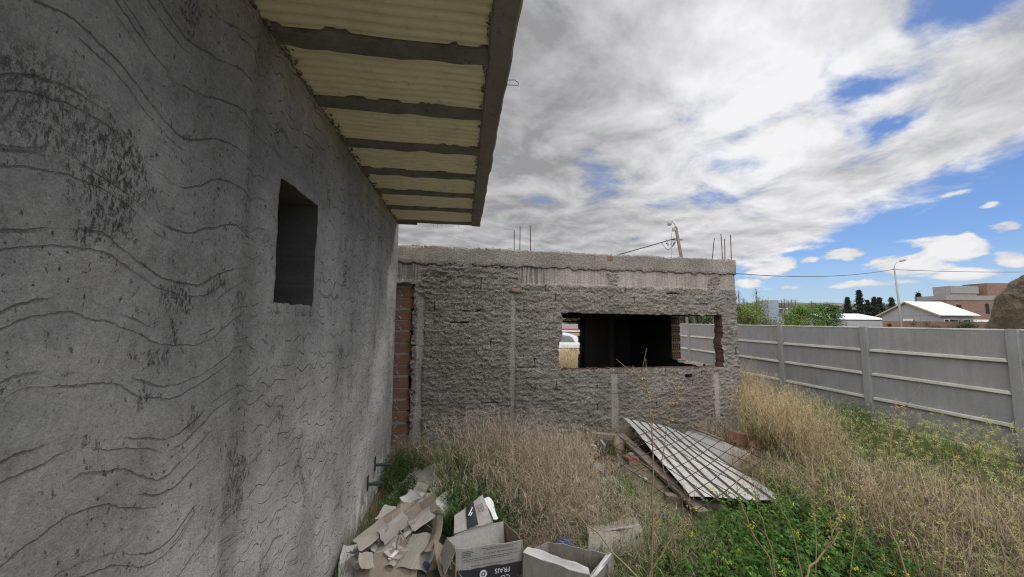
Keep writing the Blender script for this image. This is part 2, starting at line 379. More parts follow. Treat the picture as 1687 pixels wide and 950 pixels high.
def fence_mat():
    m, k, b, co = material('precast_concrete'); x, y, z = k.xyz(co)
    n1 = k.noise(co, 1.4, 6, .6); n2 = k.noise(k.scale(co, 1, 6, .7), 1.6, 6, .65); n3 = k.noise(co, 38, 5, .75)
    t = k.add(.9, k.add(k.add(k.mul(k.sub(n1, .5), .55), k.mul(k.sub(n2, .5), .5)), k.mul(k.sub(n3, .5), .45))); tn = k.node('CombineColor')
    for i in range(3): k.put(tn.inputs[i], t)
    c = k.mix(1.0, (.29, .29, .29, 1), tn.outputs[0], 'MULTIPLY')
    c = k.mix(k.mul(k.sm(k.noise(k.scale(co, 1, 9, 1.1), 2.2, 7, .7), .60, .72), .55), c, (.14, .137, .125, 1))
    c = k.mix(k.mul(k.sm(k.noise(k.scale(co, 1, 1, 1), 11, 4, .8), .68, .72), .7), c, (.11, .108, .10, 1))
    k.L.new(c, b.inputs['Base Color']); b.inputs['Roughness'].default_value = .9; bump(k, b, n3, .003); return m
M_FENCE = fence_mat()
M_FENCE_OLD = simple('precast_plain', (.325, .322, .318), .88, .2, 2.2, .0015, 70, (.26, .258, .252), stretch=(1, 1, .45))
M_LEDGE = simple('ledge_concrete', (.54, .525, .465), .9, .4, 6, .002, 60, (.36, .36, .31), stretch=(1, .35, 1))
M_STEEL = simple('rusty_steel', (.075, .045, .035), .7, .4, 30, 0, metal=.2)
M_WIRE = simple('wire', (.05, .048, .046), .6, .2, 30, 0)
M_PVC = simple('green_pipe', (.035, .065, .055), .5, .25, 20, .0005, 60)
M_CARD = simple('grey_cardboard', (.33, .30, .262), .9, .3, 8, .003, 90, (.27, .225, .18), stretch=(3, 1, 1))
M_CARDB = simple('brown_cardboard', (.25, .208, .16), .9, .3, 7, .0015, 90, (.20, .15, .10), stretch=(3, 1, 1))
M_CARDW = simple('white_card', (.53, .52, .50), .85, .2, 7, .002, 80, (.36, .34, .31))
M_CARDBOX = simple('weathered_carton', (.39, .365, .335), .9, .22, 6, .003, 60, (.29, .26, .225), stretch=(6, 6, .6))
M_INK = simple('black_print', (.035, .035, .04), .7, .2, 20, 0)
M_INKG = simple('faded_print', (.16, .15, .145), .8, .2, 20, 0)
M_WHITE = simple('white_paint', (.74, .74, .72), .6, .12, 12, .001, 60, (.50, .49, .46))
M_WOOD = simple('grey_wood', (.20, .165, .135), .9, .35, 6, .004, 40, (.10, .08, .065), stretch=(.35, 6, 6))
M_SHEET = simple('weathered_sheet', (.43, .42, .40), .7, .4, 5, .002, 50, (.27, .235, .20), stretch=(3, .5, 1))
M_BOARD = simple('fibre_board', (.31, .305, .29), .85, .15, 5, .002, 50, (.30, .29, .27))
M_PLAST = simple('plaster_crumbs', (.40, .375, .335), .95, .25, 9, .006, 40, (.27, .245, .21))
M_BLUE = simple('blue_plastic', (.06, .09, .20), .35, .4, 14, .01, 12)
M_BLACKP = simple('black_plastic', (.03, .035, .045), .35, .4, 14, .01, 14)
M_POLEC = simple('pole_concrete', (.33, .32, .30), .9, .15, 3, .001, 40)
M_POLEW = simple('pole_wood', (.17, .145, .13), .9, .3, 4, .002, 40)
M_ZINC = simple('zinc_roof', (.66, .69, .72), .45, .06, 3, .0005, 30)
M_LAMP = simple('lamp_grey', (.35, .35, .35), .6, .1, 10, 0)
M_GLASS = simple('dark_glass', (.02, .022, .025), .2, .2, 10, 0)
M_GREYB = simple('grey_render_far', (.33, .335, .345), .9, .12, .8, .002, 20)
M_TAN = simple('tan_render_far', (.42, .30, .20), .9, .15, 1, .002, 20)
M_FARBRICK = brick_mat('far_brick', (.21, .125, .092), (.245, .15, .11), (.22, .18, .15), .4, .2)
M_CAR = simple('white_car_paint', (.75, .76, .78), .3, .04, 3, 0)
M_RED = simple('red_plastic', (.45, .04, .03), .4, .1, 10, 0)
M_TYRE = simple('tyre_rubber', (.02, .02, .02), .8, .2, 10, 0)
M_BARK = simple('bark', (.12, .095, .075), .95, .35, 6, .01, 20, stretch=(3, 3, .6))
M_LEAF = foliage('foliage', .30)
M_DRY = foliage('dry_straw', .22, .75)
M_NEEDLE = foliage('conifer_needles', .1, .7)

# ------------------------------------------------------------------ a wall as a masked height field
def wall_sheet(name, parent, O, A, B, s0, s1, z0, z1, step, disp, keep, thick, mats, colf=None, topj=0.0, smooth=True):
    """O + s*A + z*Z, pushed outwards along B by disp(s, z); cells where keep() is false are open"""
    ns = int(round((s1-s0)/step)); nz = int(round((z1-z0)/step))
    S, Zg = np.meshgrid(np.linspace(s0, s1, ns+1), np.linspace(z0, z1, nz+1), indexing='ij')
    D = disp(S, Zg)
    Sj = S+(fbm(S*14, Zg*14, 91, 3)-.5)*step*1.3; Zj = Zg+(fbm(S*14, Zg*14, 77, 3)-.5)*step*1.3
    if topj:
        Zj = Zj+ss(z1-.12, z1, Zg)*((fbm(S*3.2, S*0, 5, 5)-.5)*topj)
    O = np.array(O, float); A = np.array(A, float); B = np.array(B, float)
    Vf = O+Sj[..., None]*A+D[..., None]*B; Vf[..., 2] += Zj
    Vb = O+Sj[..., None]*A-thick*B+0*D[..., None]*B; Vb[..., 2] += Zj
    n = (ns+1)*(nz+1); idx = np.arange(n).reshape(ns+1, nz+1)
    cs = (S[:-1, :-1]+S[1:, 1:])/2; cz = (Zg[:-1, :-1]+Zg[1:, 1:])/2
    kp = keep(cs, cz)
    a, b_, c, d = idx[:-1, :-1], idx[1:, :-1], idx[1:, 1:], idx[:-1, 1:]
    Ff = np.stack([a, b_, c, d], -1)[kp]; Fb = np.stack([d, c, b_, a], -1)[kp]+n
    pad = np.pad(kp, 1)
    rims = []
    def rim(cond, p, q): 
        rims.append(np.stack([p[cond], q[cond], q[cond]+n, p[cond]+n], -1))
    rim(kp & ~pad[:-2, 1:-1], a, d); rim(kp & ~pad[2:, 1:-1], c, b_)
    rim(kp & ~pad[1:-1, :-2], b_, a); rim(kp & ~pad[1:-1, 2:], d, c)
    Fr = np.concatenate(rims)
    V = np.concatenate([Vf.reshape(-1, 3), Vb.reshape(-1, 3)]); F = np.concatenate([Ff, Fb, Fr])
    if np.dot(np.cross(A, (0, 0, 1)), B) < 0: F = F[:, ::-1]
    mi = np.concatenate([np.zeros(len(Ff)), np.full(len(Fb), 2), np.full(len(Fr), 1)])
    col = None
    if colf is not None:
        c3 = colf(S, Zg).reshape(-1, 3); col = np.concatenate([c3, c3*0+(.3, 0, 0)])
    me = npmesh(name, V, F, mats, mi, smooth, col)
    sm = np.concatenate([np.full(len(Ff), smooth), np.zeros(len(Fb)+len(Fr), bool)]); me.polygons.foreach_set('use_smooth', sm)
    return link(name, me, parent)

# ------------------------------------------------------------------ ground
def ground_h(x, y):
    x = np.asarray(x, float); y = np.asarray(y, float)
    h = -.12+(fbm(x*.8, y*.8, 3)-.5)*.10+(fbm(x*5, y*5, 8)-.5)*.05*ss(40, 15, y)
    h = h+.15*np.exp(-(((x+.75)/.75)**2+((y-3.1)/.8)**2))     # rubbish heap
    h = h+.22*np.exp(-(((x-1.9)/1.0)**2+((y-5.4)/.8)**2))     # rubble under the metal sheets
    return h
def gh(x, y): return float(ground_h(np.array([x]), np.array([y]))[0])
gx = np.unique(np.concatenate([np.linspace(-1500, -40, 14), np.linspace(-40, -4, 19), np.linspace(-4, 9.5, 150), np.linspace(9.5, 60, 30), np.linspace(60, 1500, 14)]))
gyv = np.unique(np.concatenate([np.linspace(-300, -6, 10), np.linspace(-6, 2, 20), np.linspace(2, 13, 130), np.linspace(13, 60, 40), np.linspace(60, 1800, 20)]))
GX, GY = np.meshgrid(gx, gyv, indexing='ij'); V = np.stack([GX, GY, ground_h(GX, GY)], -1).reshape(-1, 3)
ii = np.arange(len(V)).reshape(GX.shape)
F = np.stack([ii[:-1, :-1], ii[1:, :-1], ii[1:, 1:], ii[:-1, 1:]], -1).reshape(-1, 4)
def soil():
    m, k, b, co = material('dry_soil')
    n1 = k.noise(co, .7, 6, .6); n2 = k.noise(co, 7, 7, .7); n3 = k.noise(co, 60, 4, .7)
    c = k.mix(k.sm(n1, .4, .6), (.15, .12, .085, 1), (.12, .12, .065, 1)); c = k.mix(k.sm(n2, .45, .65), c, (.24, .20, .155, 1))
    c = k.mix(k.sm(n3, .6, .75), c, (.35, .32, .28, 1)); k.L.new(c, b.inputs['Base Color']); b.inputs['Roughness'].default_value = 1
    bump(k, b, k.add(n2, k.mul(n3, .4)), .05); return m
g = link('ground', npmesh('ground', V, F, soil(), smooth=True)); tag(g, kind='structure')

# ------------------------------------------------------------------ the plastered house on the left
HA = math.atan(.137)
house = empty('plastered_house', (-1.057, 0, 0), HA, 'grey plastered house with wavy scratched wall and cream ribbed eave beside the camera', 'house')
WY0, WY1, WZ0, WZ1 = 1.975, 2.495, 2.185, 2.905
def hdisp(S, Z):
    d = (fbm(S*1.3, Z*1.3, 21, 3)-.5)*.035+(fbm(S*7, Z*7, 23, 4)-.5)*.012
    e = np.maximum(np.abs(S-2.235)-.26, np.abs(Z-2.545)-.36)
    d = d+.012*ss(.13, .10, e)+(fbm(S*10, Z*10, 33)-.5)*.012*ss(.16, .1, e)
    d = d+.006*ss(1.70, 1.66, S)*ss(1.50, 1.66, S)
    d = d-.012*ss(.05, .02, np.abs(S-5.66))
    return d
def hkeep(S, Z):
    j = (fbm(S*9, Z*9, 41, 3)-.5)*.014
    return ~((S > WY0+j) & (S < WY1+j) & (Z > WZ0+j*1.2) & (Z < WZ1+j))
wall_sheet('wall', house, (0, 0, 0), (0, 1, 0), (1, 0, 0), -1.8, 5.72, -.5, 3.64, .02, hdisp, hkeep, .24, [M_SCR, simple('shade_dark_reveal', (.11, .105, .10), .95, .3, 6, .004, 40), M_SHADEW])  # reveal coloured darker than the wall, recess shade put into its colour
mb = MB()
mb.box((-.24-2.8, -1.7, 1.65), (5.6, .2, 4.3)); mb.box((-.245-2.75, 5.60, 1.65), (5.5, .2, 4.3)); mb.box((-5.9, 1.95, 1.65), (.2, 7.1, 4.3)); mb.box((-.16, 1.95, 3.72), (.16, 7.3, .18))
mb.box((-3.0, 1.95, -.2), (5.5, 7.1, .1))
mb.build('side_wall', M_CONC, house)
mb = MB()                                                    # mortar lump on the window ledge
for i in range(14):
    t = i/13; mb.box((-.03+.016*math.sin(i*2.1), WY0+.02+t*(WY1-WY0-.03), WZ0-.028+.006*math.sin(i*1.7)), (.10, .052, .055+.014*math.sin(i*3.1)), Euler((.1*math.sin(i), .15*math.sin(i*2), 0)).to_matrix())
mb.build('window_sill', M_SCR, house, bevel=.012)
# eave: concrete joists, ribbed foam infill between them and an edge beam
EX = 1.30; EZ = 3.62
roof = MB(); roof.box((-2.4, 1.9, 3.85), (7.38, 7.3, .08)); roof_o = roof.build('roof_slab', M_CONC, house)
def rough_bar(name, s0, s1, c0, c1, zb, zt, axis, mat, seed, jag=.02, n=60, endj=0):
    """a cast concrete bar whose lower arrises are ragged"""
    V = []; F = []
    for i in range(n+1):
        t = i/n; s = s0+(s1-s0)*t
        j = [(float(fbm(np.array([s*6.0]), np.array([seed*3.1+q]), seed, 4)[0])-.5)*2*jag for q in range(4)]
        pr = [(c0+j[0], zt), (c0+j[0], zb+.012+abs(j[2])*.3), (c0+.012+j[0]*.6, zb+j[2]*.25), (c1-.012+j[1]*.6, zb+j[3]*.25), (c1+j[1], zb+.012+abs(j[3])*.3), (c1+j[1], zt)]
        for c, z in pr: V.append((s, c, z) if axis == 'x' else (c, s, z))
    for i in range(n):
        for q in range(6):
            q2 = (q+1) % 6; a, b_, c, d = i*6+q, i*6+q2, (i+1)*6+q2, (i+1)*6+q
            F.append((a, b_, c, d) if axis == 'x' else (d, c, b_, a))
    F.append(tuple(range(6))[::-1] if axis == 'x' else tuple(range(6))); F.append(tuple(n*6+q for q in (range(6) if axis == 'x' else range(5, -1, -1))))
    b_ = MB(); b_.add(V, F); return b_.build(name, mat, house)
JY = [1.83+.592*q for q in range(-6, 6)]+[5.43]
JY[-2] = 4.80
for q, jy in enumerate(JY[:-1]):
    rough_bar('joist', -.06, EX-.135, jy-.064, jy+.064, EZ-.006, 3.81, 'x', M_BEAM, 100+q, .036)
rough_bar('joist', -.06, EX-.135, 5.43, 5.545, EZ-.006, 3.81, 'x', M_BEAM, 131, .015)
rough_bar('edge_beam', -1.75, 5.56, EX-.14, EX, EZ-.014, 3.87, 'y', M_EDGE, 140, .009, 160)
def foam(y0, y1, seed):
    rib = .066; yy = []; zz = []
    y = y0
    while y < y1-1e-4:
        for t, z in ((0, .034), (.05, .030), (.20, .005), (.5, .0), (.82, .006)):
            if y+t*rib < y1: yy.append(y+t*rib); zz.append(z)
        y += rib
    yy.append(y1); zz.append(.02)
    xs = np.linspace(-.03, EX-.13, 26)
    V = []; F = []
    for x in xs:
        for yv, zv in zip(yy, zz): V.append((x, yv, EZ+.012+zv*.8+.003*math.sin(x*9+seed)))
    n = len(yy)
    for i in range(len(xs)-1):
        for q in range(n-1): F.append((i*n+q, i*n+q+1, (i+1)*n+q+1, (i+1)*n+q))
    nb_ = len(V)                                              # closed above, so that the panel has its thickness
    V += [(x, yv, 3.80) for x in (xs[0], xs[-1]) for yv in (y0, y1)]
    F += [(nb_, nb_+2, nb_+3, nb_+1)]
    b_ = MB(); b_.add(V, F); return b_.build('foam_panel', M_FOAM, house)
for q in range(len(JY)-1): foam(JY[q]+.05, (JY[q+1]-.05) if q < len(JY)-2 else 5.44, q)
mb = MB()                                                    # crumbs of mortar along the wall head and the edge beam
for i in range(420):
    y = RNG.uniform(-.5, 5.45); side = RNG.random() < .7
    x = (.0+abs(RNG.normal(0, .025))) if side else EX-.145-abs(RNG.normal(0, .008)); s = RNG.uniform(.004, .013) if side else RNG.uniform(.003, .009)
    mb.box((x, y, EZ+.006+(-.02*RNG.random() if side else 0)), (s*1.4, s*2, s), Euler(RNG.uniform(-1, 1, 3)).to_matrix())
tag(mb.build('mortar_crumbs', M_BEAM, house), kind='stuff')
mb = MB(); mb.tube([(EX-.01, 2.02, 3.64), (EX+.05, 2.03, 3.655), (EX+.075, 2.02, 3.63), (EX+.07, 2.0, 3.60), (EX+.0, 1.98, 3.58), (EX-.02, 1.975, 3.60)], .0022, 5)
mb.build('tie_wire', M_STEEL, house)
for y, x, l in ((5.55, .55, .05), (5.55, .62, .06), (5.55, .95, .05), (4.72, 1.12, .07), (5.55, .68, .03)):
    mb = MB(); mb.tube([(x, y, EZ), (x+.01, y+.003, EZ-l*.6), (x+.004, y, EZ-l)], .0018, 4); mb.build('wire_end', M_STEEL, house)
mb = MB(); mb.box((.16, 5.53, EZ-.02), (.30, .06, .022)); mb.build('formwork_scrap', M_WOOD, house)
# two pipe stubs with the chases they come out of
for (y, z, r, ln, yaw) in ((4.70, .285, .019, .19, .05), (4.36, .20, .019, .15, .12)):
    b_ = MB(); d = Vector((math.cos(yaw), math.sin(yaw), -.02)); p0 = Vector((-.05, y, z))
    b_.tube([p0, p0+d*(ln+.05)], r, 14)
    if yaw > .1: b_.tube([p0+d*.12, p0+d*.165], r*1.3, 14); b_.tube([p0+d*(ln+.03), p0+d*(ln+.075)], r*.72, 12)
    b_.build('pipe_stub', M_PVC, house, smooth=False)
    c_ = MB(); c_.box((.012, y-.03, z+.03), (.006, .035, .17)); c_.build('pipe_chase', M_SHADEW, house, bevel=.002)

# ------------------------------------------------------------------ the unfinished block building
BA = math.atan2(1.27, 6.74); BL = 6.86
blk = empty('block_building', (-2.0, 6.3, 0), BA, 'unfinished single storey building of thrown grey mortar with a wide hole for a window', 'building')
def strips(S, Z):
    j = (fbm(S*6, Z*6, 61)-.5)*.05
    s = .85*ss(.06, .03, np.abs(S-2.06+j*1.3))*ss(2.72, 2.62, Z)
    s = np.maximum(s, ss(.08, .04, np.abs(S-.40+j*1.3))*ss(2.6, 2.5, Z))
    s = np.maximum(s, ss(.10, .06, np.abs(S-4.06+j))*ss(1.12, 1.08, Z))
    s = np.maximum(s, ss(.08, .05, np.abs(S-6.30+j))*ss(1.12, 1.08, Z))
    band = ss(2.76, 2.82, Z+j)*np.maximum(ss(2.12, 2.2, S), ss(.45, .3, S))
    band = band*(1-ss(.12, .08, np.abs(S-4.05+j*3)))*(1-ss(.16, .1, np.abs(S-6.32+j*3)))
    return np.maximum(s, band), band
def cracks(S, Z):
    row = np.floor(Z/.205); zz = Z-row*.205; off = (row % 2)*.2; colm = np.floor((S+off)/.41); sx = S+off-colm*.41
    h = (_h(colm.astype(int), row.astype(int), 7) < .05) & (zz < .014+.012*vn(S*30, Z*30, 2)) & (sx > .08) & (vn(S*7, Z*7, 4) > .4)
    v = (_h(colm.astype(int), row.astype(int), 17) < .14) & (sx < .016) & (zz < .03+.19*_h(colm.astype(int), row.astype(int), 27))
    return (h | v).astype(float)
def bdisp(S, Z):
    sm, band = strips(S, Z); ck = cracks(S, Z)*(1-sm)
    n = fbm(S*5.5+2.2*fbm(S*3, Z*3, 55), Z*9, 51, 4)
    clods = ss(.42, .58, n)*.016+ss(.485, .535, fbm(S*13+1.5*n, Z*25, 53, 4))*.024+(vn(S*38, Z*44, 57)-.5)*.022+(vn(S*25, Z*29, 58)-.5)*.024
    course = -.010*np.exp(-((((Z+.1) % .205)-.1)/.018)**2)
    d = (clods*.72+.02+course)*(1-sm)+(.006+(fbm(S*20, Z*20, 59)-.5)*.012)*sm+.012*band
    return d-.02*ck+(fbm(S*.9, Z*.9, 63)-.5)*.03
def bcol(S, Z):
    sm, band = strips(S, Z); ck = cracks(S, Z)*(1-sm)
    stain = band*ss(2.1, 2.15, S)*(ss(2.72, 2.70, S)+.35)*ss(2.72, 2.85, Z); stain = np.maximum(stain, band*ss(.5, .4, S)*.8)
    return np.stack([1-sm*.75, ck, np.clip(stain, 0, 1)], -1)
def bkeep(S, Z):
    j = (fbm(S*7, Z*7, 71, 4)-.5); j2 = np.round((vn(S*0+3, Z*4.88, 73)-.5)*3)*.012
    win = (S > 2.985+j*.05+j2-.05*ss(1.8, 1.5, Z)*ss(1.25, 1.4, Z)) & (S < 6.47+j*.06+j2) & (Z > 1.185+j*.03) & (Z < 2.245+j*.035+.015*ss(3.6, 3, S))
    edge = (S < .255+j*.10) & (Z < 2.72)
    hole = (np.abs(S-5.655) < .07) & (np.abs(Z-1.025) < .035)
    return ~(win | edge | hole)
wall_sheet('front_wall', blk, (0, 0, 0), (1, 0, 0), (0, -1, 0), -.5, BL-.02, -.6, 3.13, .015, bdisp, bkeep, .2, [M_CAST, M_RIM, M_SHADEW], bcol)
def rdisp(S, Z):
    return .035+(fbm(S*2, Z*3, 81, 4)-.5)*.03+(fbm(S*16, Z*16, 83, 3)-.5)*.012*ss(3.34, 3.16, Z)-.02*ss(3.40, 3.43, Z)+.012*ss(3.2, 3.15, Z)*fbm(S*9, Z*2, 85)
def rkeep(S, Z): return Z > 3.105+(fbm(S*8, S*0+1, 87, 4)-.5)*.07
def rcol(S, Z): return np.stack([.60+.38*ss(3.22, 3.15, Z+(fbm(S*8, S*0+1, 87, 4)-.5)*-.09), Z*0, .25*fbm(S*2, Z*2, 88)], -1)
wall_sheet('ring_beam', blk, (0, 0, 0), (1, 0, 0), (0, -1, 0), -.5, BL, 3.06, 3.42, .02, rdisp, rkeep, .20, [M_CAST, M_CAST, M_CONC], rcol, topj=.07)
mb = MB()                                                    # loose crumbs and one brick left on the beam
for i in range(260):
    x = RNG.uniform(-.3, 6.8); s = RNG.uniform(.008, .03)
    mb.box((x, RNG.uniform(-.02, .12), 3.415+s*.2), (s*1.6, s*1.6, s), Euler(RNG.uniform(-1, 1, 3)).to_matrix())
tag(mb.build('mortar_crumbs', M_MORTAR, blk), kind='stuff')
mb = MB(); mb.box((4.0, -.022, 3.34), (.11, .05, .09), Euler((0, .08, 0)).to_matrix()); mb.build('brick_fragment', M_BRICK, blk, bevel=.006)
mb = MB(); mb.box((2.10, -.045, 2.66), (.17, .05, .07), Euler((0, .1, 0)).to_matrix()); mb.build('brick_fragment', simple('pale_brick', (.25, .17, .14), .9, .3, 9, .004, 50), blk, bevel=.012)
# bare bricks at the left edge
mb = MB()
for q in range(17):
    z = -.45+q*.196; off = .10*math.sin(q*2.3)*.4; ja = .02*math.sin(q*5.1)
    mb.box((-.12+ja, .11, z+.09), (.76+.05*math.sin(q*3.3), .17, .176), Euler((0, 0, .01*math.sin(q))).to_matrix())
    mb.box((-.04, .105 if q % 2 else .115, z+.185), (.5, .165, .045), m=1)
mb.build('bare_bricks', [M_BRICK, M_MORTAR], blk, bevel=.006)
mb = MB()
for i in range(60):
    z = RNG.uniform(0, 2.6); s = RNG.uniform(.015, .05); mb.box((RNG.normal(.03, .02)+.0*z, .05, z), (s*1.3, .06, s), Euler(RNG.uniform(-1, 1, 3)).to_matrix())
tag(mb.build('mortar_lumps', M_MORTAR, blk, bevel=.006), kind='stuff')
# other walls, floor and roof
BD = 4.0
def bwall(S, Z): return (fbm(S*3, Z*3, 95)-.5)*.02
wall_sheet('side_wall', blk, (BL-.01, 0, 0), (0, 1, 0), (1, 0, 0), .2, BD+.2, -.6, 3.1, .05, lambda S, Z: (fbm(S*5, Z*9, 51, 4)-.5)*.04,
           lambda S, Z: ~((S > .34) & (S < 1.90) & (Z > 1.12+(fbm(S*6, Z*6, 5)-.5)*.06) & (Z < 2.26)), .24, [M_CAST, M_CAST, M_SHADEW], lambda S, Z: np.stack([Z*0+1, Z*0, Z*0], -1))
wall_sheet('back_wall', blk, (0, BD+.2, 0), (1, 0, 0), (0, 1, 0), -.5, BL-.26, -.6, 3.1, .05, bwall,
           lambda S, Z: ~((S > 3.7) & (S < 4.965+(fbm(S*5, Z*5, 15)-.5)*.06) & (Z < 2.21+(fbm(S*4, Z*4, 25)-.5)*.06)), .2, [M_CAST, M_SHADEW, M_SHADEW], lambda S, Z: np.stack([Z*0+1, Z*0, Z*0], -1))
mb = MB(); mb.box((-.6, BD/2+.1, 1.25), (.2, BD+.2, 3.7)); mb.build('party_wall', M_SHADEW, blk)
mb = MB(); mb.box((5.12, BD-.9, 1.25), (.12, 1.75, 3.7)); mb.build('added_partition', M_SHADEW, blk)  # partition added to keep light out of the room
mb = MB(); mb.box((3.1, BD/2+.22, 3.2), (7.2, BD-.1, .18)); mb.build('roof_slab', M_SHADEW, blk)
mb = MB(); mb.box((4.3, BD+.1, 2.075), (1.4, .05, .05)); mb.build('door_rail', M_WOOD, blk)
# hollow blocks end-on in the far jamb of the side opening
for q in range(5):
    b_ = MB(); z = 1.14+q*.222; x0 = BL-.25; wd = .24
    b_.box((x0+wd/2, 1.955, z+.095), (wd, .02, .19), m=1)
    for t in range(5): b_.box((x0+.008+t*(wd-.016)/4, 1.90, z+.095), (.016, .10, .19))
    for t in range(4): b_.box((x0+wd/2, 1.899, z+.008+t*.058), (wd-.004, .096, .016))
    b_.build('hollow_block', [simple('jamb_brick', (.17, .105, .075), .9, .3, 9, .003, 50) if q == 0 else bpy.data.materials['jamb_brick'], M_SHADEW], blk)
    c_ = MB(); c_.box((x0+wd/2, 1.92, z+.206), (wd-.01, .09, .032)); c_.build('mortar_bed', M_MORTAR, blk, bevel=.006)
mb = MB(); mb.tube([(6.42, .12, 2.10), (6.30, .08, 2.14), (6.22, .05, 2.15)], .006, 6); mb.build('bent_bar', M_STEEL, blk)
for (x, z1, lx) in ((2.08, 3.83, .0), (2.20, 3.92, .005), (2.41, 3.95, -.01), (6.40, 3.91, .10), (6.63, 4.0, .0), (6.67, 3.885, .03), (6.80, 3.975, .02)):
    b_ = MB(); y = .06+.05*math.sin(x*9); b_.tube([(x, y, 3.3), (x+lx*.5, y, (3.3+z1)/2+.05), (x+lx, y+.01, z1)], .0085, 6); b_.build('rebar', M_STEEL, blk)
mb = MB(); mb.tube([(1.62+.05*q, .05, 3.43+.035*math.sin(q*1.9)+.02*math.sin(q)) for q in range(12)], .003, 4); mb.build('tie_wire', M_STEEL, blk)

# ------------------------------------------------------------------ precast concrete fence
FA = math.atan(.09)
fen = empty('precast_fence', (8.85, 0, 0), FA, 'long grey precast concrete panel fence with ribbed slabs between posts on the right', 'fence')
PY = [5.98-2.31*2+2.31*q for q in range(12)]
LZ = [1.475, .945, .415, -.115]
for q, y in enumerate(PY):
    b_ = MB(); b_.box((0, y, .68), (.15, .145, 2.70)); b_.build('post', M_FENCE, fen, bevel=.008)
for q in range(len(PY)-1):
    y0, y1 = PY[q]+.07, PY[q+1]-.07
    for s in range(4):
        ox = .006*math.sin(q*5.3+s*2.9)
        zt = 2.0 if s == 0 else LZ[s-1]; zb = LZ[s] if s < 3 else -.14
        b_ = MB(); b_.box((.02+ox, (y0+y1)/2, (zt+zb)/2+.002), (.05, y1-y0+.06, zt-zb-.006)); o = b_.build('slab', M_FENCE, fen, bevel=.004)
        c_ = MB(); wv = 10; ya, yb = y0+.012, y1-.012; zl = LZ[s]+.0
        c_.box((-.026+ox, (ya+yb)/2, zl+.03), (.062, yb-ya, .064), taper=.97); c = c_.build('ledge', M_LEDGE, o, bevel=.012)
    c_ = MB(); c_.box((.018, (y0+y1)/2, 2.012), (.075, y1-y0-.01, .03)); c_.build('capping', M_LEDGE, fen, bevel=.008)

# ------------------------------------------------------------------ rubbish heap: cardboard, cartons, rubble
def card(name, px, py, z, w_, l_, yaw, tx, ty, mat, label, group=None, cat='cardboard', curl=.03, th=.005, seed=0, cut=.0):
    """a torn, slightly curled sheet with a thickness, lying on the heap"""
    nx, ny = 8, 8; rg = np.random.default_rng(seed+500); V = []; F = []
    cx = rg.uniform(-1, 1); 
    for i in range(nx+1):
        for j in range(ny+1):
            u = i/nx-.5; v = j/ny-.5
            ex = 1+.05*math.sin(7*v+seed)*(abs(u) > .45)-cut*(v+.5)*.6; ey = 1+.06*math.sin(9*u+seed*2)*(abs(v) > .45)
            zz = curl*(u*u*4*cx+v*v*2.2*(1-abs(cx)))+.006*math.sin(5*u+seed)+.018*ss(.12, .16, u-.1*cx)*(seed % 3 == 0)
            V.append((u*w_*ex, v*l_*ey, float(zz)))
    n = (nx+1)*(ny+1); V += [(x, y, zz-th) for x, y, zz in V]
    q = lambda i, j: i*(ny+1)+j
    for i in range(nx):
        for j in range(ny):
            F.append((q(i, j), q(i+1, j), q(i+1, j+1), q(i, j+1))); F.append((n+q(i, j+1), n+q(i+1, j+1), n+q(i+1, j), n+q(i, j)))
    for i in range(nx):
        F.append((q(i, 0), n+q(i, 0), n+q(i+1, 0), q(i+1, 0))); F.append((q(i+1, ny), n+q(i+1, ny), n+q(i, ny), q(i, ny)))
    for j in range(ny):
        F.append((q(0, j+1), n+q(0, j+1), n+q(0, j), q(0, j))); F.append((q(nx, j), n+q(nx, j), n+q(nx, j+1), q(nx, j+1)))
    b_ = MB(); b_.add(V, F); o = b_.build(name, mat, None)
    o.location = gz(px, py, z); o.rotation_euler = Euler((tx, ty, yaw)); return tag(o, label, cat, group)
card('cardboard_sheet', 640, 935, .06, .50, .30, .15, .30, -.05, M_CARDB, 'large tan cardboard sheet at the front of the heap by the scratched wall', seed=1, curl=.02)
card('cardboard_sheet', 622, 897, .10, .32, .24, -.25, .25, .1, M_CARD, 'folded tan cardboard sheet with a crease against the scratched wall', seed=3, curl=.05)
card('cardboard_sheet', 654, 878, .11, .27, .22, -.5, .3, .05, M_CARDW, 'white card with a split lying in the middle of the heap', cat='card', seed=5, curl=.02)
card('cardboard_sheet', 690, 908, .12, .26, .32, -.12, .32, .10, M_CARD, 'wide grey cardboard sheet leaning against the left side of the printed carton', seed=7, curl=.05)
card('cardboard_sheet', 714, 884, .19, .15, .30, -.5, .6, -.5, M_CARDB, 'bent brown cardboard flap standing beside the printed carton', seed=9, curl=.10)
card('cardboard_sheet', 699, 838, .20, .15, .25, -.75, .5, .75, M_CARDB, 'dark brown cardboard panel leaning up in front of the white round container', seed=11, curl=.01)
card('cardboard_sheet', 590, 930, .0, .30, .46, .35, .15, .15, M_CARDW, 'pale dusty card wedged under the tan sheet along the wall', cat='card', seed=13, curl=.03)
card('cardboard_sheet', 668, 918, .05, .22, .2, .6, .1, .1, M_CARD, 'small grey cardboard scrap lying between the tan sheet and the grey sheet', seed=14, curl=.04)
card('cardboard_sheet', 735, 925, .10, .20, .30, .9, .6, .9, M_CARDB, 'brown flap hanging at the lower left corner of the printed carton', seed=12, curl=.06)
STK = [(632, 862), (640, 858), (648, 852), (656, 848), (664, 846), (671, 840), (680, 836), (676, 852), (664, 860), (650, 868), (686, 846), (694, 856), (636, 872), (622, 872), (612, 880), (690, 832)]
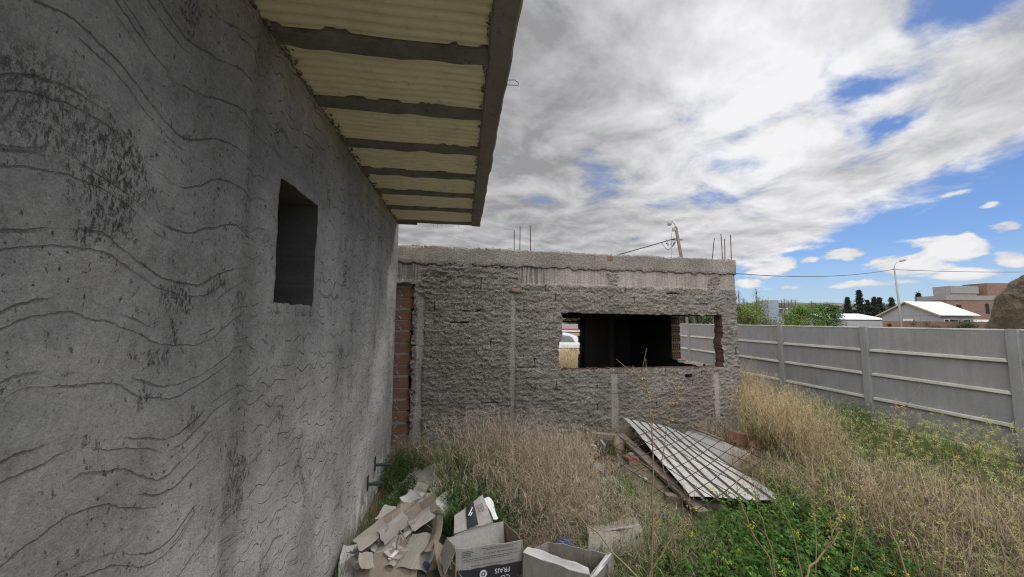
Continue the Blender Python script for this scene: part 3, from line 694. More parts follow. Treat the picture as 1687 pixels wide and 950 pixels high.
for q, (px, py) in enumerate(STK):
    card('cardboard_strip', px, py, .16+.012*(q % 5), .09+.05*((q*7) % 5)/4, .24+.05*((q*3) % 4)/3, -.45+.12*math.sin(q*2.2), .25+.1*math.sin(q), .75+.25*math.sin(q*1.7), [M_CARD, M_CARDB, M_CARD][q % 3],
         'thin cardboard strip leaning in the shingled row at the back of the heap', 'shingled cardboard strips on the heap', seed=20+q, curl=.03)
for q, (px, py, z) in enumerate(((702, 818, .03), (690, 812, .02), (716, 806, .02), (676, 822, .03), (724, 816, .05), (704, 800, .0), (730, 800, .0), (715, 826, .08))):
    card('paper_scrap', px, py, z, .16+.04*(q % 3), .13+.03*(q % 4), q*1.3, .2*math.sin(q), .25*math.cos(q*2), [M_CARDW, M_PLAST, M_CARD][q % 3], 'pale crumpled paper scrap on the white rubble behind the strips', 'paper scraps on the rubble', 'paper', .05, seed=50+q)
rgh = np.random.default_rng(5)
for q in range(26):
    t = rgh.random(); py = 845+95*t; px = 655-55*t+rgh.uniform(-32, 48); mt = [M_CARD, M_CARDB, M_PLAST, M_CARD][q % 4]
    card('plaster_fragment' if q % 4 == 2 else 'cardboard_scrap', px, py, .07+.05*rgh.random(), rgh.uniform(.08, .17), rgh.uniform(.10, .22), rgh.uniform(-1.2, 1.2), rgh.uniform(-.2, .6), rgh.uniform(-.5, .7), mt,
         'broken pale plaster fragment in the heap along the foot of the scratched wall' if q % 4 == 2 else 'dusty flattened cardboard scrap in the heap along the foot of the scratched wall', 'plaster fragments in the heap' if q % 4 == 2 else 'dusty cardboard scraps in the heap', 'plaster' if q % 4 == 2 else 'cardboard', .04, .012 if q % 4 == 2 else .004, seed=80+q)
for q in range(14):
    px = RNG.uniform(965, 1090); py = RNG.uniform(728, 800); k_ = MB(); s_ = RNG.uniform(.07, .17); k_.box((0, 0, 0), (s_*1.5, s_*.9, s_*.5), taper=.9); o = k_.build('brick_chip', [M_BRICK, M_MORTAR][q % 2], None, bevel=.008)
    o.location = gz(px, py, .06+.0005*(800-py)); o.rotation_euler = Euler(RNG.uniform(-.6, .6, 3)); o.rotation_euler.z = RNG.uniform(0, 6)
    tag(o, 'small orange brick chip scattered in the rubble left of the ribbed metal sheet' if q % 2 == 0 else 'small squared mortar chip scattered in the rubble left of the ribbed metal sheet', 'rubble', 'brick chips in the rubble' if q % 2 == 0 else 'mortar chips in the rubble')
# white rubble on the ground between the wall and the grass
def lump(name, c, size, mat, label, cat, group=None, seed=0, parent=None):
    import bmesh
    bm = bmesh.new(); bmesh.ops.create_icosphere(bm, subdivisions=3, radius=.5)
    for v in bm.verts:
        n = 1+.5*(float(vn(np.array([v.co.x*3+seed*7]), np.array([v.co.y*3+v.co.z*4]), seed)[0])-.5)
        v.co = Vector((v.co.x*n*size[0], v.co.y*n*size[1], v.co.z*n*size[2]))
    me = bpy.data.meshes.new(name); bm.to_mesh(me); bm.free(); me.materials.append(mat)
    o = link(name, me, parent); o.location = c; o.rotation_euler = (seed*.7, seed*.3, seed*1.1); return tag(o, label, cat, group)
rn = np.linspace(-.5, .5, 40); RX, RY = np.meshgrid(rn*1.1, rn*1.5, indexing='ij')
c0 = gz(712, 792, -.1); hh = .10*np.clip(1-(RX/.5)**2-(RY/.72)**2, -.4, 1)+(fbm(RX*6, RY*6, 31)-.5)*.05
i2 = np.arange(1600).reshape(40, 40)
rb = link('rubble_heap', npmesh('rubble_heap', np.stack([RX, RY, hh], -1).reshape(-1, 3), np.stack([i2[:-1, :-1], i2[1:, :-1], i2[1:, 1:], i2[:-1, 1:]], -1).reshape(-1, 4), M_PLAST, smooth=False))
rb.location = c0; tag(rb, 'low heap of pale plaster rubble between the scratched wall and the grass', 'rubble')
for q in range(14):
    px = 672+RNG.uniform(0, 70); py = 780+RNG.uniform(0, 40); s = RNG.uniform(.03, .08)
    lump('plaster_crumb', gz(px, py, -.04), (s*1.4, s, s*.7), M_PLAST, 'white plaster crumb on the rubble beside the scratched wall', 'rubble', 'plaster crumbs on the rubble', q)
# white round container lying on its side
bk = empty('round_container', gz(728, 838, .07), R(-28), 'white round container lying half hidden in weeds behind the printed carton', 'container')
b_ = MB(); b_.tube([(x, 0, 0) for x in (-.13, -.125, -.11, .14, .145)], [.09, .115, .125, .112, .11], 24); b_.build('tub', M_WHITE, bk, smooth=False)
b_ = MB(); b_.tube([(-.115, 0, 0), (-.095, 0, 0)], .131, 24); b_.build('rim', M_WHITE, bk)
bk.rotation_euler = (0, R(-8), R(62))

def text_mesh(body, size, mat, name, parent, mw):
    cu = bpy.data.curves.new('lettering', 'FONT'); cu.body = body; cu.size = size; cu.extrude = .0006; cu.align_x = 'LEFT'
    to = bpy.data.objects.new('lettering', cu); COL.objects.link(to)
    dg = bpy.context.evaluated_depsgraph_get(); me = bpy.data.meshes.new_from_object(to.evaluated_get(dg))
    bpy.data.objects.remove(to); me.materials.clear(); me.materials.append(mat)
    o = link(name, me, parent); o.matrix_local = mw; return o
def frame_on(p0, ex, ey):                  # matrix: x along ex, y along ey, z their normal
    ex = Vector(ex).normalized(); ez = ex.cross(Vector(ey)).normalized(); ey = ez.cross(ex)
    return Matrix(((ex.x, ey.x, ez.x, p0[0]), (ex.y, ey.y, ez.y, p0[1]), (ex.z, ey.z, ez.z, p0[2]), (0, 0, 0, 1)))
def panel(P4, parent, name, mat, th=.005, wob=.006, seed=0, n=10, sag=0.0):
    """a corrugated-board panel between four corners (counter-clockwise from outside), gently buckled, with thickness"""
    a, b_, c, d = [Vector(p) for p in P4]; N = (b_-a).cross(d-a).normalized(); V = []; F = []
    for i in range(n+1):
        for j in range(n+1):
            u, v = i/n, j/n; p = a*(1-u)*(1-v)+b_*u*(1-v)+c*u*v+d*(1-u)*v
            e = wob*math.sin(math.pi*u*1.3+seed)*math.sin(math.pi*v+seed*.5)+wob*.5*math.sin(7*u+seed*3)*v
            top = (.004*math.sin(11*u+seed*2)+.003*math.sin(23*u+seed)-sag*math.sin(math.pi*u))*(v > .95)
            V.append(p+N*e+(d-a).normalized()*top)
    m_ = len(V); V += [p-N*th for p in V]; q = lambda i, j: i*(n+1)+j
    for i in range(n):
        for j in range(n):
            F.append((q(i, j), q(i+1, j), q(i+1, j+1), q(i, j+1))); F.append((m_+q(i, j+1), m_+q(i+1, j+1), m_+q(i+1, j), m_+q(i, j)))
        F.append((q(i, 0), m_+q(i, 0), m_+q(i+1, 0), q(i+1, 0))); F.append((q(i+1, n), m_+q(i+1, n), m_+q(i, n), q(i, n)))
        F.append((q(0, i+1), m_+q(0, i+1), m_+q(0, i), q(0, i))); F.append((q(n, i), m_+q(n, i), m_+q(n, i+1), q(n, i+1)))
    k_ = MB(); k_.add(V, F); return k_.build(name, mat, parent)
def carton(name, A, B, C, D, hgt, label, mats, lean=(0, 0, 0)):
    """open carton from its four rim corners (front left, front right, back right, back left)"""
    base = (A+B+C+D)/4; base = Vector((base.x, base.y, base.z-hgt))
    root = empty(name, base, 0, label, 'box'); A, B, C, D = [p-base for p in (A, B, C, D)]
    dn = Vector(lean)+Vector((0, 0, -hgt)); lo = [p+dn for p in (A, B, C, D)]
    panel((lo[0], lo[1], B, A), root, 'front_panel', mats[0], seed=1); panel((lo[1], lo[2], C, B), root, 'side_panel', mats[1], seed=2)
    panel((lo[2], lo[3], D, C), root, 'back_panel', mats[0], seed=3); panel((lo[3], lo[0], A, D), root, 'side_panel', mats[1], seed=4)
    panel((lo[3], lo[2], lo[1], lo[0]), root, 'base', mats[1], seed=5, wob=.002)
    return root, A, B, C, D, dn
# the printed carton in front
A = gz(751, 906, .30); B = gz(861, 889, .30); C = gz(829, 858, .30); D = gz(738, 885, .30)
bx, A, B, C, D, dn = carton('printed_carton', A, B, C, D, .36, 'open white printed carton lettered upside down, standing at the front of the heap', [M_CARDBOX, M_CARDB])
ex = (B-A); exn = ex.normalized(); ln = ex.length; nrm = ex.cross(Vector((0, 0, 1))).normalized()
off = nrm*.010
bd = panel((A+exn*.01+dn*.98+off, B-exn*.01+dn*.98+off, B-exn*.01+Vector((0, 0, -.155))+off, A+exn*.01+Vector((0, 0, -.155))+off), bx, 'print_band', M_INK, th=.001, wob=.004, seed=1)
def upside(body, sx, dz, size, mat, name):          # lettering read with the carton the right way up: rotated half a turn on the front
    return text_mesh(body, size, mat, name, bx, frame_on(A+exn*sx+Vector((0, 0, -dz))+nrm*.0165, -exn, Vector((0, 0, -1))))
upside('FRAIS', ln*.80, .178, .052, M_WHITE, 'lettering'); upside('CO', ln*.80, .236, .052, M_WHITE, 'lettering')
mb = MB(); c = A+exn*ln*.40+Vector((0, 0, -.20))+nrm*.0165; mb.tube([c, c+nrm*.0012], .03, 24); mb.build('round_emblem', M_WHITE, bx)
mb = MB()
for q in range(7): 
    a = q*math.pi*2/7; mb.box(c+exn*math.cos(a)*.013+Vector((0, 0, math.sin(a)*.013))+nrm*.002, (.008, .004, .008))
mb.build('emblem_mark', M_INK, bx)
mb = MB()
for row in range(4):
    z = -.018-.013*row; mb.bar(A+exn*.05+nrm*.0125+Vector((0, 0, z)), A+exn*(.13+.015*math.sin(row*2))+nrm*.0125+Vector((0, 0, z)), .001, .005)
for z, s0, s1 in ((-.012, .20, ln-.05), (-.024, .24, ln-.08), (-.052, .22, ln-.04), (-.078, .06, ln-.02), (-.092, .06, ln-.10), (-.132, .12, ln-.06)):
    x = s0
    while x < s1: 
        l = RNG.uniform(.012, .04); mb.bar(A+exn*x+nrm*.0135+Vector((0, 0, z)), A+exn*min(x+l, s1)+nrm*.0135+Vector((0, 0, z)), .001, .0042); x += l+.006
mb.build('small_print', M_INKG, bx)
panel((D+Vector((0, 0, 0)), A+Vector((0, 0, .0)), A+Vector((-.07, -.03, -.16)), D+Vector((-.06, .0, -.14))), bx, 'flap', M_CARDBOX, seed=8)
panel((D+Vector((.01, -.01, -.002)), C+Vector((0, -.01, -.002)), C+Vector((.02, -.10, -.19)), D+Vector((.04, -.10, -.19))), bx, 'flap', M_CARDBOX, seed=9)
# the lettered carton lying behind it
A = gz(748, 880, .26); B = gz(812, 858, .31); C = gz(795, 822, .37); D = gz(752, 852, .30)
bx2, A, B, C, D, dn = carton('banded_carton', A, B, C, D, .26, 'crushed pale carton with a black printed band lying behind the printed carton', [M_CARDBOX, M_CARDB])
fl = [(A, B, C, D)]
panel((A, B, C+Vector((.0, .0, .03)), D+Vector((-.02, 0, .02))), bx2, 'lid', M_CARDBOX, seed=11, wob=.012)
def on(u, v, h): 
    p = A*(1-u)*(1-v)+B*u*(1-v)+(C+Vector((0, 0, .03)))*u*v+(D+Vector((-.02, 0, .02)))*(1-u)*v; N = (B-A).cross(D-A).normalized(); return p+N*(h+.012*abs(math.sin(math.pi*u*1.3+11)*math.sin(math.pi*v+5.5)))
panel((on(.34, .0, .008), on(.62, .0, .008), on(.66, 1.0, .010), on(.40, 1.0, .010)), bx2, 'print_band', M_INK, th=.001, wob=.003, seed=12)
mb = MB()
for u, v in ((.45, .45), (.50, .52), (.54, .58), (.50, .40)): mb.bar(on(u-.03, v+.05, .0155), on(u+.04, v+.14, .0155), .010, .002)
mb.build('band_marks', M_WHITE, bx2)
mb = MB()
for s, e in (((.74, .42), (.88, .42)), ((.88, .42), (.88, .66)), ((.88, .66), (.74, .66)), ((.74, .66), (.74, .42)), ((.77, .50), (.85, .50)), ((.77, .57), (.85, .57))): mb.bar(on(*s, .016), on(*e, .016), .005, .002)
mb.build('handling_mark', M_INKG, bx2)
panel((B, B+Vector((.05, .10, -.02)), C+Vector((.10, .05, -.04)), C+Vector((.0, .0, .03))), bx2, 'flap', M_WHITE, seed=14, wob=.02)
# battered open carton at the lower right
A = gz(862, 912, .22); B = gz(972, 948, .24); C = gz(1000, 912, .22); D = gz(905, 892, .20)
bx3, A, B, C, D, dn = carton('battered_carton', A, B, C, D, .30, 'battered grey carton with a torn white rim to the right of the printed carton', [M_CARD, M_CARD], lean=(.0, .02, 0))
panel((A+Vector((0, 0, .004)), B+Vector((0, 0, .004)), B+Vector((.0, .055, .016)), A+Vector((.04, .065, .020))), bx3, 'torn_rim', M_CARDW, seed=15, wob=.012)
panel((B, B+Vector((.035, .01, -.02)), C+Vector((.05, .0, -.02)), C), bx3, 'flap', M_CARDW, seed=16, wob=.02)
panel((C+Vector((0, 0, -.20)), C+Vector((.05, .01, -.2)), C+Vector((.06, 0, .02)), C+Vector((0, 0, .02))), bx3, 'torn_corner', M_CARD, seed=17, wob=.01)
# the carton side standing behind it
A = gz(968, 922, .04); B = gz(1064, 912, .02); C = gz(1056, 866, .15); D = gz(970, 880, .15)
rt = empty('carton_half', (A+B)/2, 0, 'half of a grey carton standing on its side right of the heap', 'box')
P_ = [p-rt.location for p in (A, B, C, D)]; back = Vector((.02, .22, -.04))
panel(P_, rt, 'front_panel', M_CARD, seed=21, wob=.012)
panel((P_[3], P_[2], P_[2]+back, P_[3]+back), rt, 'top_panel', M_CARD, seed=22, wob=.01)
panel((P_[3]+Vector((0, 0, .002)), P_[2]+Vector((0, 0, .002)), P_[2]+Vector((-.02, .008, .006)), P_[3]+Vector((.02, .018, .010))), rt, 'torn_rim', M_CARDW, seed=23, wob=.008)
panel((P_[0]+back, P_[0], P_[3], P_[3]+back), rt, 'side_panel', M_CARDB, seed=24)
panel((P_[0]+Vector((.02, -.01, -.10)), P_[1]+Vector((.04, .0, -.12)), P_[1]+Vector((.03, 0, -.012)), P_[0]+Vector((.02, 0, -.012))), rt, 'lower_flap', M_CARDB, seed=25)
# plastic bags among the cartons
lump('plastic_bag', gz(928, 905, .06), (.20, .16, .06), M_BLUE, 'crumpled blue plastic bag behind the battered carton', 'bag', seed=3)
lump('plastic_bag', gz(885, 850, .0), (.26, .2, .06), M_BLACKP, 'crumpled dark plastic bag in the straw behind the printed carton', 'bag', seed=5)
lump('plastic_wrapper', gz(702, 932, .09), (.16, .06, .02), M_BLUE, 'dark blue plastic wrapper tucked under the grey cardboard sheet', 'wrapper', seed=2)
mb = MB(); mb.bar(gz(655, 868, .17), gz(672, 895, .15), .012, .006); tag(mb.build('wooden_stick', M_WOOD, None), 'thin dark stick lying across the white card', 'stick')
mb = MB(); mb.box((0, 0, 0), (.03, .10, .012)); o = mb.build('paint_tube', M_WHITE, None, bevel=.005); o.location = gz(648, 914, .10); o.rotation_euler = (.2, .1, -.4); tag(o, 'small white tube lying between the cardboard sheets', 'tube')

# ------------------------------------------------------------------ metal sheets, planks, bricks and reinforcing mesh
TL, TR, BR, BLc = gz(1027, 690, .40), gz(1122, 712, .20), gz(1300, 830, .05), gz(1138, 820, .08)
M_VALLEY = simple('rusted_valley', (.19, .165, .14), .9, .35, 8, .002, 40, (.09, .07, .055))
def ribbed(P4, name, mat, label, nr=7, nl=14, amp=.024):
    a, b_, c, d = [Vector(p) for p in P4]; N = (b_-a).cross(d-a).normalized(); V = []; F = []
    if N.z < 0: N = -N
    pr = []
    for r in range(nr):
        for t, h in ((0, amp), (.35, amp+.002), (.68, amp), (.72, 0), (.95, 0)): pr.append(((r+t)/nr, h))
    pr.append((1.0, amp)); n = len(pr)
    ctr = (a+b_+c+d)/4
    for j in range(nl+1):
        v = j/nl
        for u, h in pr: 
            p = a*(1-u)*(1-v)+b_*u*(1-v)+c*u*v+d*(1-u)*v
            V.append(p-ctr+N*(h+.012*math.sin(v*5+u*3)+.01*math.sin(v*9-u*7)))
    m_ = len(V); V += [p-N*.0015 for p in V]
    for j in range(nl):
        for i in range(n-1):
            q = j*n+i; F.append((q, q+1, q+n+1, q+n)); F.append((m_+q+n, m_+q+n+1, m_+q+1, m_+q))
    for i in range(n-1): F.append((i+1, i, m_+i, m_+i+1)); q = nl*n+i; F.append((q, q+1, m_+q+1, m_+q))
    for j in range(nl): q = j*n; F.append((q, q+n, m_+q+n, m_+q)); q = j*n+n-1; F.append((q+n, q, m_+q, m_+q+n))
    k_ = MB(); k_.add(V, F); k_.m = [1 if (max(f) < 2*m_ and len(f) == 4 and (min(f) % m_ % n) % 5 in (2, 3, 4) and abs(f[0]-f[1]) in (1, n)) and (min(f) % m_ % n) < n-1 else 0 for f in F]
    o = k_.build(name, [mat, M_VALLEY], None); o.location = ctr; return tag(o, label, 'metal sheet')
ribbed((TL, TR, BR, BLc), 'ribbed_sheet', M_SHEET, 'large whitish ribbed metal sheet sloping down over the rubble under the reinforcing mesh')
mb = MB(); q0 = gz(1034, 712, .14); 
p = [gz(1100, 735, .10), gz(1140, 706, .20), gz(1238, 746, .05), gz(1200, 782, .0)]
brd = empty('flat_board', (p[0]+p[2])/2, 0, 'plain grey flat board lying behind the ribbed metal sheet', 'board')
panel([q-brd.location for q in p], brd, 'board', M_BOARD, th=.01, seed=31, wob=.01)
mb = MB(); mb.tube([gz(1132, 704, .24), gz(1160, 712, .22), gz(1192, 725, .17)], .022, 8); tag(mb.build('wooden_pole', M_WOOD, None, smooth=True), 'round grey wooden pole along the top edge of the flat board', 'pole')
M_WOODL = simple('pale_wood', (.31, .26, .21), .9, .35, 6, .004, 40, (.18, .145, .115), stretch=(.35, 6, 6))
def plank(a, b, w_, h_, label, mat=M_WOOD):
    k_ = MB(); a = Vector(a); b = Vector(b); c = (a+b)/2; k_.bar(a-c, b-c, w_, h_); o = k_.build('wooden_plank', mat, None, bevel=.006); o.location = c; return tag(o, label, 'plank')
plank(gz(1022, 716, .22), gz(1160, 846, -.02), .13, .05, 'long weathered plank lying along the left edge of the ribbed metal sheet')
plank(gz(975, 717, .12), gz(1026, 722, .14), .10, .11, 'short thick wooden beam end beside the top of the ribbed metal sheet', M_WOODL)
plank(gz(1000, 727, .06), gz(1036, 731, .08), .10, .10, 'second wooden beam end lying just below the thick beam end', M_WOODL)
plank(gz(1026, 706, .30), gz(1042, 716, .20), .06, .20, 'dark upright wood block propping the top corner of the ribbed metal sheet')
plank(gz(1095, 822, -.06), gz(1190, 838, -.1), .10, .14, 'dark timber under the lower edge of the ribbed metal sheet')
for q, (px, py, z, s, m_, lb) in enumerate(((1222, 722, .14, (.38, .22, .18), M_BRICK, 'large orange hollow brick lying at the corner of the block building'),
        (1247, 736, .06, (.26, .2, .12), M_BRICK, 'second orange brick half buried in straw beside the larger one'),
        (1039, 757, .10, (.30, .16, .10), M_BRICK, 'broken orange brick under the left plank'),
        (1006, 758, .06, (.17, .12, .08), M_BRICK, 'small orange brick chip left of the broken brick'),
        (1003, 781, .02, (.15, .10, .07), M_BRICK, 'small orange brick chip in the straw nearest the dry grass'),
        (1062, 776, .05, (.10, .06, .05), M_BRICK, 'orange brick chip beside the tall dry stalk'),
        (992, 738, .06, (.20, .05, .20), M_BOARD, 'square grey tile leaning below the wooden beam ends'),
        (975, 740, .05, (.18, .05, .15), M_PLAST, 'pale plaster slab fragment leftmost in the rubble'))):
    k_ = MB(); k_.box((0, 0, 0), s, taper=.94); o = k_.build('tile_fragment' if s[1] == .05 else 'brick', m_, None, bevel=.008); o.location = gz(px, py, z); o.rotation_euler = (.15*math.sin(q*2), .2*math.cos(q*3), q*.8 if q > 1 else .25+q*.3); tag(o, lb, 'tile' if s[1] == .05 else 'brick')
    if q == 0:
        for i in range(3): 
            kk = MB(); kk.box((-.171, -.055+.055*i, .0), (.004, .035, .10)); kk.build('brick_hole', M_SHADEW, o)
for q in range(16):
    px = RNG.uniform(985, 1075); py = RNG.uniform(735, 800); s = RNG.uniform(.03, .09)
    lump('rubble_stone', gz(px, py, .03+.0006*(800-py)), (s*1.3, s, s*.8), [M_PLAST, M_MORTAR, M_CONC][q % 3], 'grey mortar lump in the rubble left of the ribbed metal sheet', 'rubble', 'mortar lumps in the rubble', 40+q)
lump('earth_clod', gz(1020, 742, .05), (.55, .4, .2), simple('straw_earth', (.22, .18, .12), 1, .4, 12, .02, 30), 'tan clod of earth and straw below the wooden beam ends', 'clod', seed=61)
# reinforcing mesh
c4 = [gz(985, 752, .20), gz(1118, 688, .48), gz(1262, 758, .30), gz(1130, 850, .12)]
rm = empty('reinforcing_mesh', (c4[0]+c4[2])/2, 0, 'rusty reinforcing mesh of thin bars lying over the ribbed metal sheet', 'steel mesh')
def mp(u, v): 
    p = c4[0]*(1-u)*(1-v)+c4[1]*u*(1-v)+c4[2]*u*v+c4[3]*(1-u)*v; return p-rm.location+Vector((0, 0, .03*math.sin(u*5+v*3)))
for q in range(8):
    v = q/7; k_ = MB(); k_.tube([mp(u, v) for u in np.linspace(-.04+.05*math.sin(q*2), 1.05, 9)], .0048, 5); k_.build('bar', M_STEEL, rm)
for q in range(8):
    u = (q+.3)/7.6; k_ = MB(); k_.tube([mp(u, v)+Vector((0, 0, .008)) for v in np.linspace(-.06, 1.05+.06*math.sin(q*3), 9)], .0048, 5); k_.build('bar', M_STEEL, rm)

# ------------------------------------------------------------------ behind the fence
def bxp(name, c, size, mat, parent, bevel=0):
    k_ = MB(); k_.box(c, size); return k_.build(name, mat, parent, bevel=bevel)
# hills on the horizon
hx = np.linspace(-2200, 2600, 240); hy = np.linspace(700, 1500, 24); HX, HY = np.meshgrid(hx, hy, indexing='ij')
HZ = (30+34*fbm(HX/420, HX*0+2, 5, 4)+6*fbm(HX/35, HY/35, 8, 3))*np.sin(np.clip((HY-700)/800, 0, 1)*math.pi)**.6*1.05-1
i2 = np.arange(HX.size).reshape(HX.shape)
def hillm():
    m, k, b, co = material('hill_ground'); n = k.noise(co, .012, 8, .7)
    k.L.new(k.mix(k.sm(n, .42, .6), (.07, .085, .06, 1), (.16, .15, .12, 1)), b.inputs['Base Color']); b.inputs['Roughness'].default_value = 1; return m
tag(link('hills', npmesh('hills', np.stack([HX, HY, HZ], -1).reshape(-1, 3), np.stack([i2[:-1, :-1], i2[1:, :-1], i2[1:, 1:], i2[:-1, 1:]], -1).reshape(-1, 4), hillm(), smooth=True)), kind='structure')
# gabled house
gh_ = empty('gabled_house', (59.6, 50, -.1), 0, 'grey gabled house with a white metal roof behind the fence and lamp post', 'house')
L_, W_, EV, RG = 4.6, 7.8, 3.55, 5.45
k_ = MB(); k_.add([(0, 0, 0), (L_, 0, 0), (L_, W_, 0), (0, W_, 0), (0, 0, EV), (L_, 0, EV), (L_, W_, EV), (0, W_, EV), (0, W_/2, RG), (L_, W_/2, RG)],
    [(0, 1, 5, 4), (2, 3, 7, 6), (0, 4, 8, 7, 3), (1, 2, 6, 9, 5), (3, 2, 1, 0)]); k_.build('wall', M_GREYB, gh_)
k_ = MB()
for sgn in (0, 1):
    y0, y1 = (-.55, W_/2) if sgn == 0 else (W_+.55, W_/2); z0 = EV-.22
    for zo in (0.1, .16): pass
    P8 = [(-.5, y0, z0+.06), (L_+.5, y0, z0+.06), (L_+.5, y1, RG+.06), (-.5, y1, RG+.06)]
    k_.add(P8+[(a, b, c+.07) for a, b, c in P8], [(0, 1, 2, 3), (7, 6, 5, 4), (0, 4, 5, 1), (1, 5, 6, 2), (2, 6, 7, 3), (3, 7, 4, 0)])
k_.build('roof', M_ZINC, gh_)
k_ = MB()
for y0, y1 in ((-.55, W_/2), (W_+.55, W_/2)): k_.bar((-.5, y0, EV-.22), (-.5, y1, RG), .05, .16)
k_.build('barge_board', simple('pale_timber', (.45, .33, .2), .8, .2, 3, 0), gh_)
for q, (x, z, w_, h_) in enumerate(((.9, 2.5, .5, .7), (1.9, 2.5, 1.1, .75), (3.7, 2.4, .9, .9))):
    f = bxp('window', (x, -.01, z), (w_+.16, .06, h_+.16), M_WHITE, gh_); bxp('pane', (x, -.045, z), (w_, .04, h_), M_GLASS, f)
f = bxp('window', (-.01, 4.0, 2.55), (.06, 1.3, .8), M_WHITE, gh_)
for y in (3.75, 4.25): bxp('pane', (-.045, y, 2.5), (.04, .38, .35), M_GLASS, f)
for y in (2.4, 5.4): bxp('panel_joint', (-.012, y, 1.8), (.03, .05, 3.5), M_CONC, gh_)
bxp('string_course', (-.015, W_/2, 3.42), (.04, W_, .06), M_CONC, gh_)
# low roof further left
sh = empty('low_shed', (55.5, 62, -.1), 0, 'long low shed with a pale metal roof left of the gabled house', 'shed')
bxp('wall', (4.6, 2.5, 1.45), (9.2, 4.8, 2.9), M_GREYB, sh)
k_ = MB(); P8 = [(-.3, -.2, 2.85), (9.5, -.2, 2.85), (9.5, 5.2, 3.95), (-.3, 5.2, 3.95)]; k_.add(P8+[(a, b, c+.08) for a, b, c in P8], [(3, 2, 1, 0), (4, 5, 6, 7), (0, 1, 5, 4), (1, 2, 6, 5), (2, 3, 7, 6), (3, 0, 4, 7)]); k_.build('roof', M_ZINC, sh)
# garden wall in front of both
bw = empty('brick_wall', (42.5, 45, -.1), 0, 'low red brick boundary wall running in front of the gabled house', 'wall')
bxp('brickwork', (11.5, 0, 1.27), (15.4, .2, 2.54), M_FARBRICK, bw); bxp('rendered_part', (1.6, 0, 1.25), (4.4, .22, 2.5), M_GREYB, bw)
# unfinished brick block with a concrete tank on the roof
bb = empty('brick_building', (75.4, 62, -.1), 0, 'tall unfinished brick building with a concrete water tank wall on its flat roof', 'building')
bxp('wall', (11, 2.2, 3.2), (22, 4.4, 6.4), M_FARBRICK, bb); bxp('roof_beam', (11, 2.2, 6.8), (22.2, 4.6, .8), M_CONC, bb)
bxp('tank_base', (4.5, 2.4, 7.4), (4.9, 2.4, .5), M_CONC, bb)
k_ = MB(); k_.box((4.66, 1.1, 8.3), (4.9, .15, 1.3)); k_.box((2.3, 2.4, 8.3), (.15, 2.45, 1.34)); k_.box((7.02, 2.4, 8.3), (.15, 2.45, 1.34)); k_.box((4.66, 3.7, 8.31), (4.9, .15, 1.32)); k_.build('tank_parapet', M_CONC, bb)
bxp('stair_tower', (13.4, 2.4, 8.3), (10.4, 3.4, 2.4), M_FARBRICK, bb)
bxp('window', (2.0, -.01, 4.75), (.75, .1, 1.7), M_GLASS, bb); bxp('window', (6.9, -.01, 4.95), (.6, .1, 1.7), M_GLASS, bb)
for q, x in enumerate((3.2, 4.8, 6.2)): bxp('pale_panel', (x, -.06, 1.75), (1.3, .1, 2.6), M_WHITE, bb)
# distant grey block
gb = empty('grey_block', (86, 120, -.1), 0, 'distant plain grey block standing between the green trees', 'building')
bxp('wall', (1.7, 3, 4.9), (3.4, 6, 9.8), simple('far_block', (.27, .30, .36), .9, .1, 1, 0), gb); bxp('annexe', (6.5, 3, 3.4), (6, 5, 6.8), M_GREYB, gb); bxp('annexe_roof', (6.5, 3, 6.9), (6.6, 5.6, .25), M_ZINC, gb)
# earth mound
mu = np.linspace(0, 1, 46); ma = np.linspace(0, 2*math.pi, 80, endpoint=False); MU, MA = np.meshgrid(mu, ma, indexing='ij')
prof = np.interp(MU, [0, .3, .55, .75, .86, .93, 1], [9.8, 9.2, 8.0, 6.3, 4.8, 3.0, -.4])
rad = 8.2*MU*(1+.10*(fbm(np.cos(MA)*2+5, np.sin(MA)*2+5, 12)-.5)); rough_ = (fbm(MA*7, prof*2.6, 13, 5)-.5)*.7*np.minimum(1, MU*3)
MX = np.cos(MA)*(rad+rough_); MY = np.sin(MA)*(rad+rough_); MZ = prof+rough_*.4
V = np.stack([MX, MY, MZ], -1).reshape(-1, 3); i2 = np.arange(46*80).reshape(46, 80)
F = np.stack([i2[:-1], i2[1:], np.roll(i2[1:], -1, 1), np.roll(i2[:-1], -1, 1)], -1).reshape(-1, 4)
def moundm():
    m, k, b, co = material('straw_earth_mound'); n = k.noise(k.scale(co, 1, 1, 2.4), 1.1, 8, .7); n2 = k.noise(k.scale(co, 1, 1, 3), 9, 6, .7)
    c = k.mix(k.sm(n, .38, .62), (.10, .078, .052, 1), (.185, .15, .105, 1)); c = k.mix(k.sm(n2, .5, .68, 0, .7), c, (.25, .21, .15, 1))
    k.L.new(c, b.inputs['Base Color']); b.inputs['Roughness'].default_value = 1; bump(k, b, k.add(n, k.mul(n2, .5)), .35); return m
mo = link('earth_mound', npmesh('earth_mound', V, F, moundm(), smooth=False)); mo.location = (54.2, 31, 0); tag(mo, 'steep brown mound of earth and straw rising behind the right end of the fence', 'mound')

rgm = np.random.default_rng(77); nm_ = 9000; um = rgm.random(nm_)**.7; am = rgm.uniform(math.pi*.75, math.pi*1.75, nm_)
iu = np.clip((um*45).astype(int), 0, 44); ia = (am/(2*math.pi)*80).astype(int) % 80; MOUND_P = np.stack([MX[iu, ia], MY[iu, ia], MZ[iu, ia]], -1)+rgm.normal(0, .05, (nm_, 3))
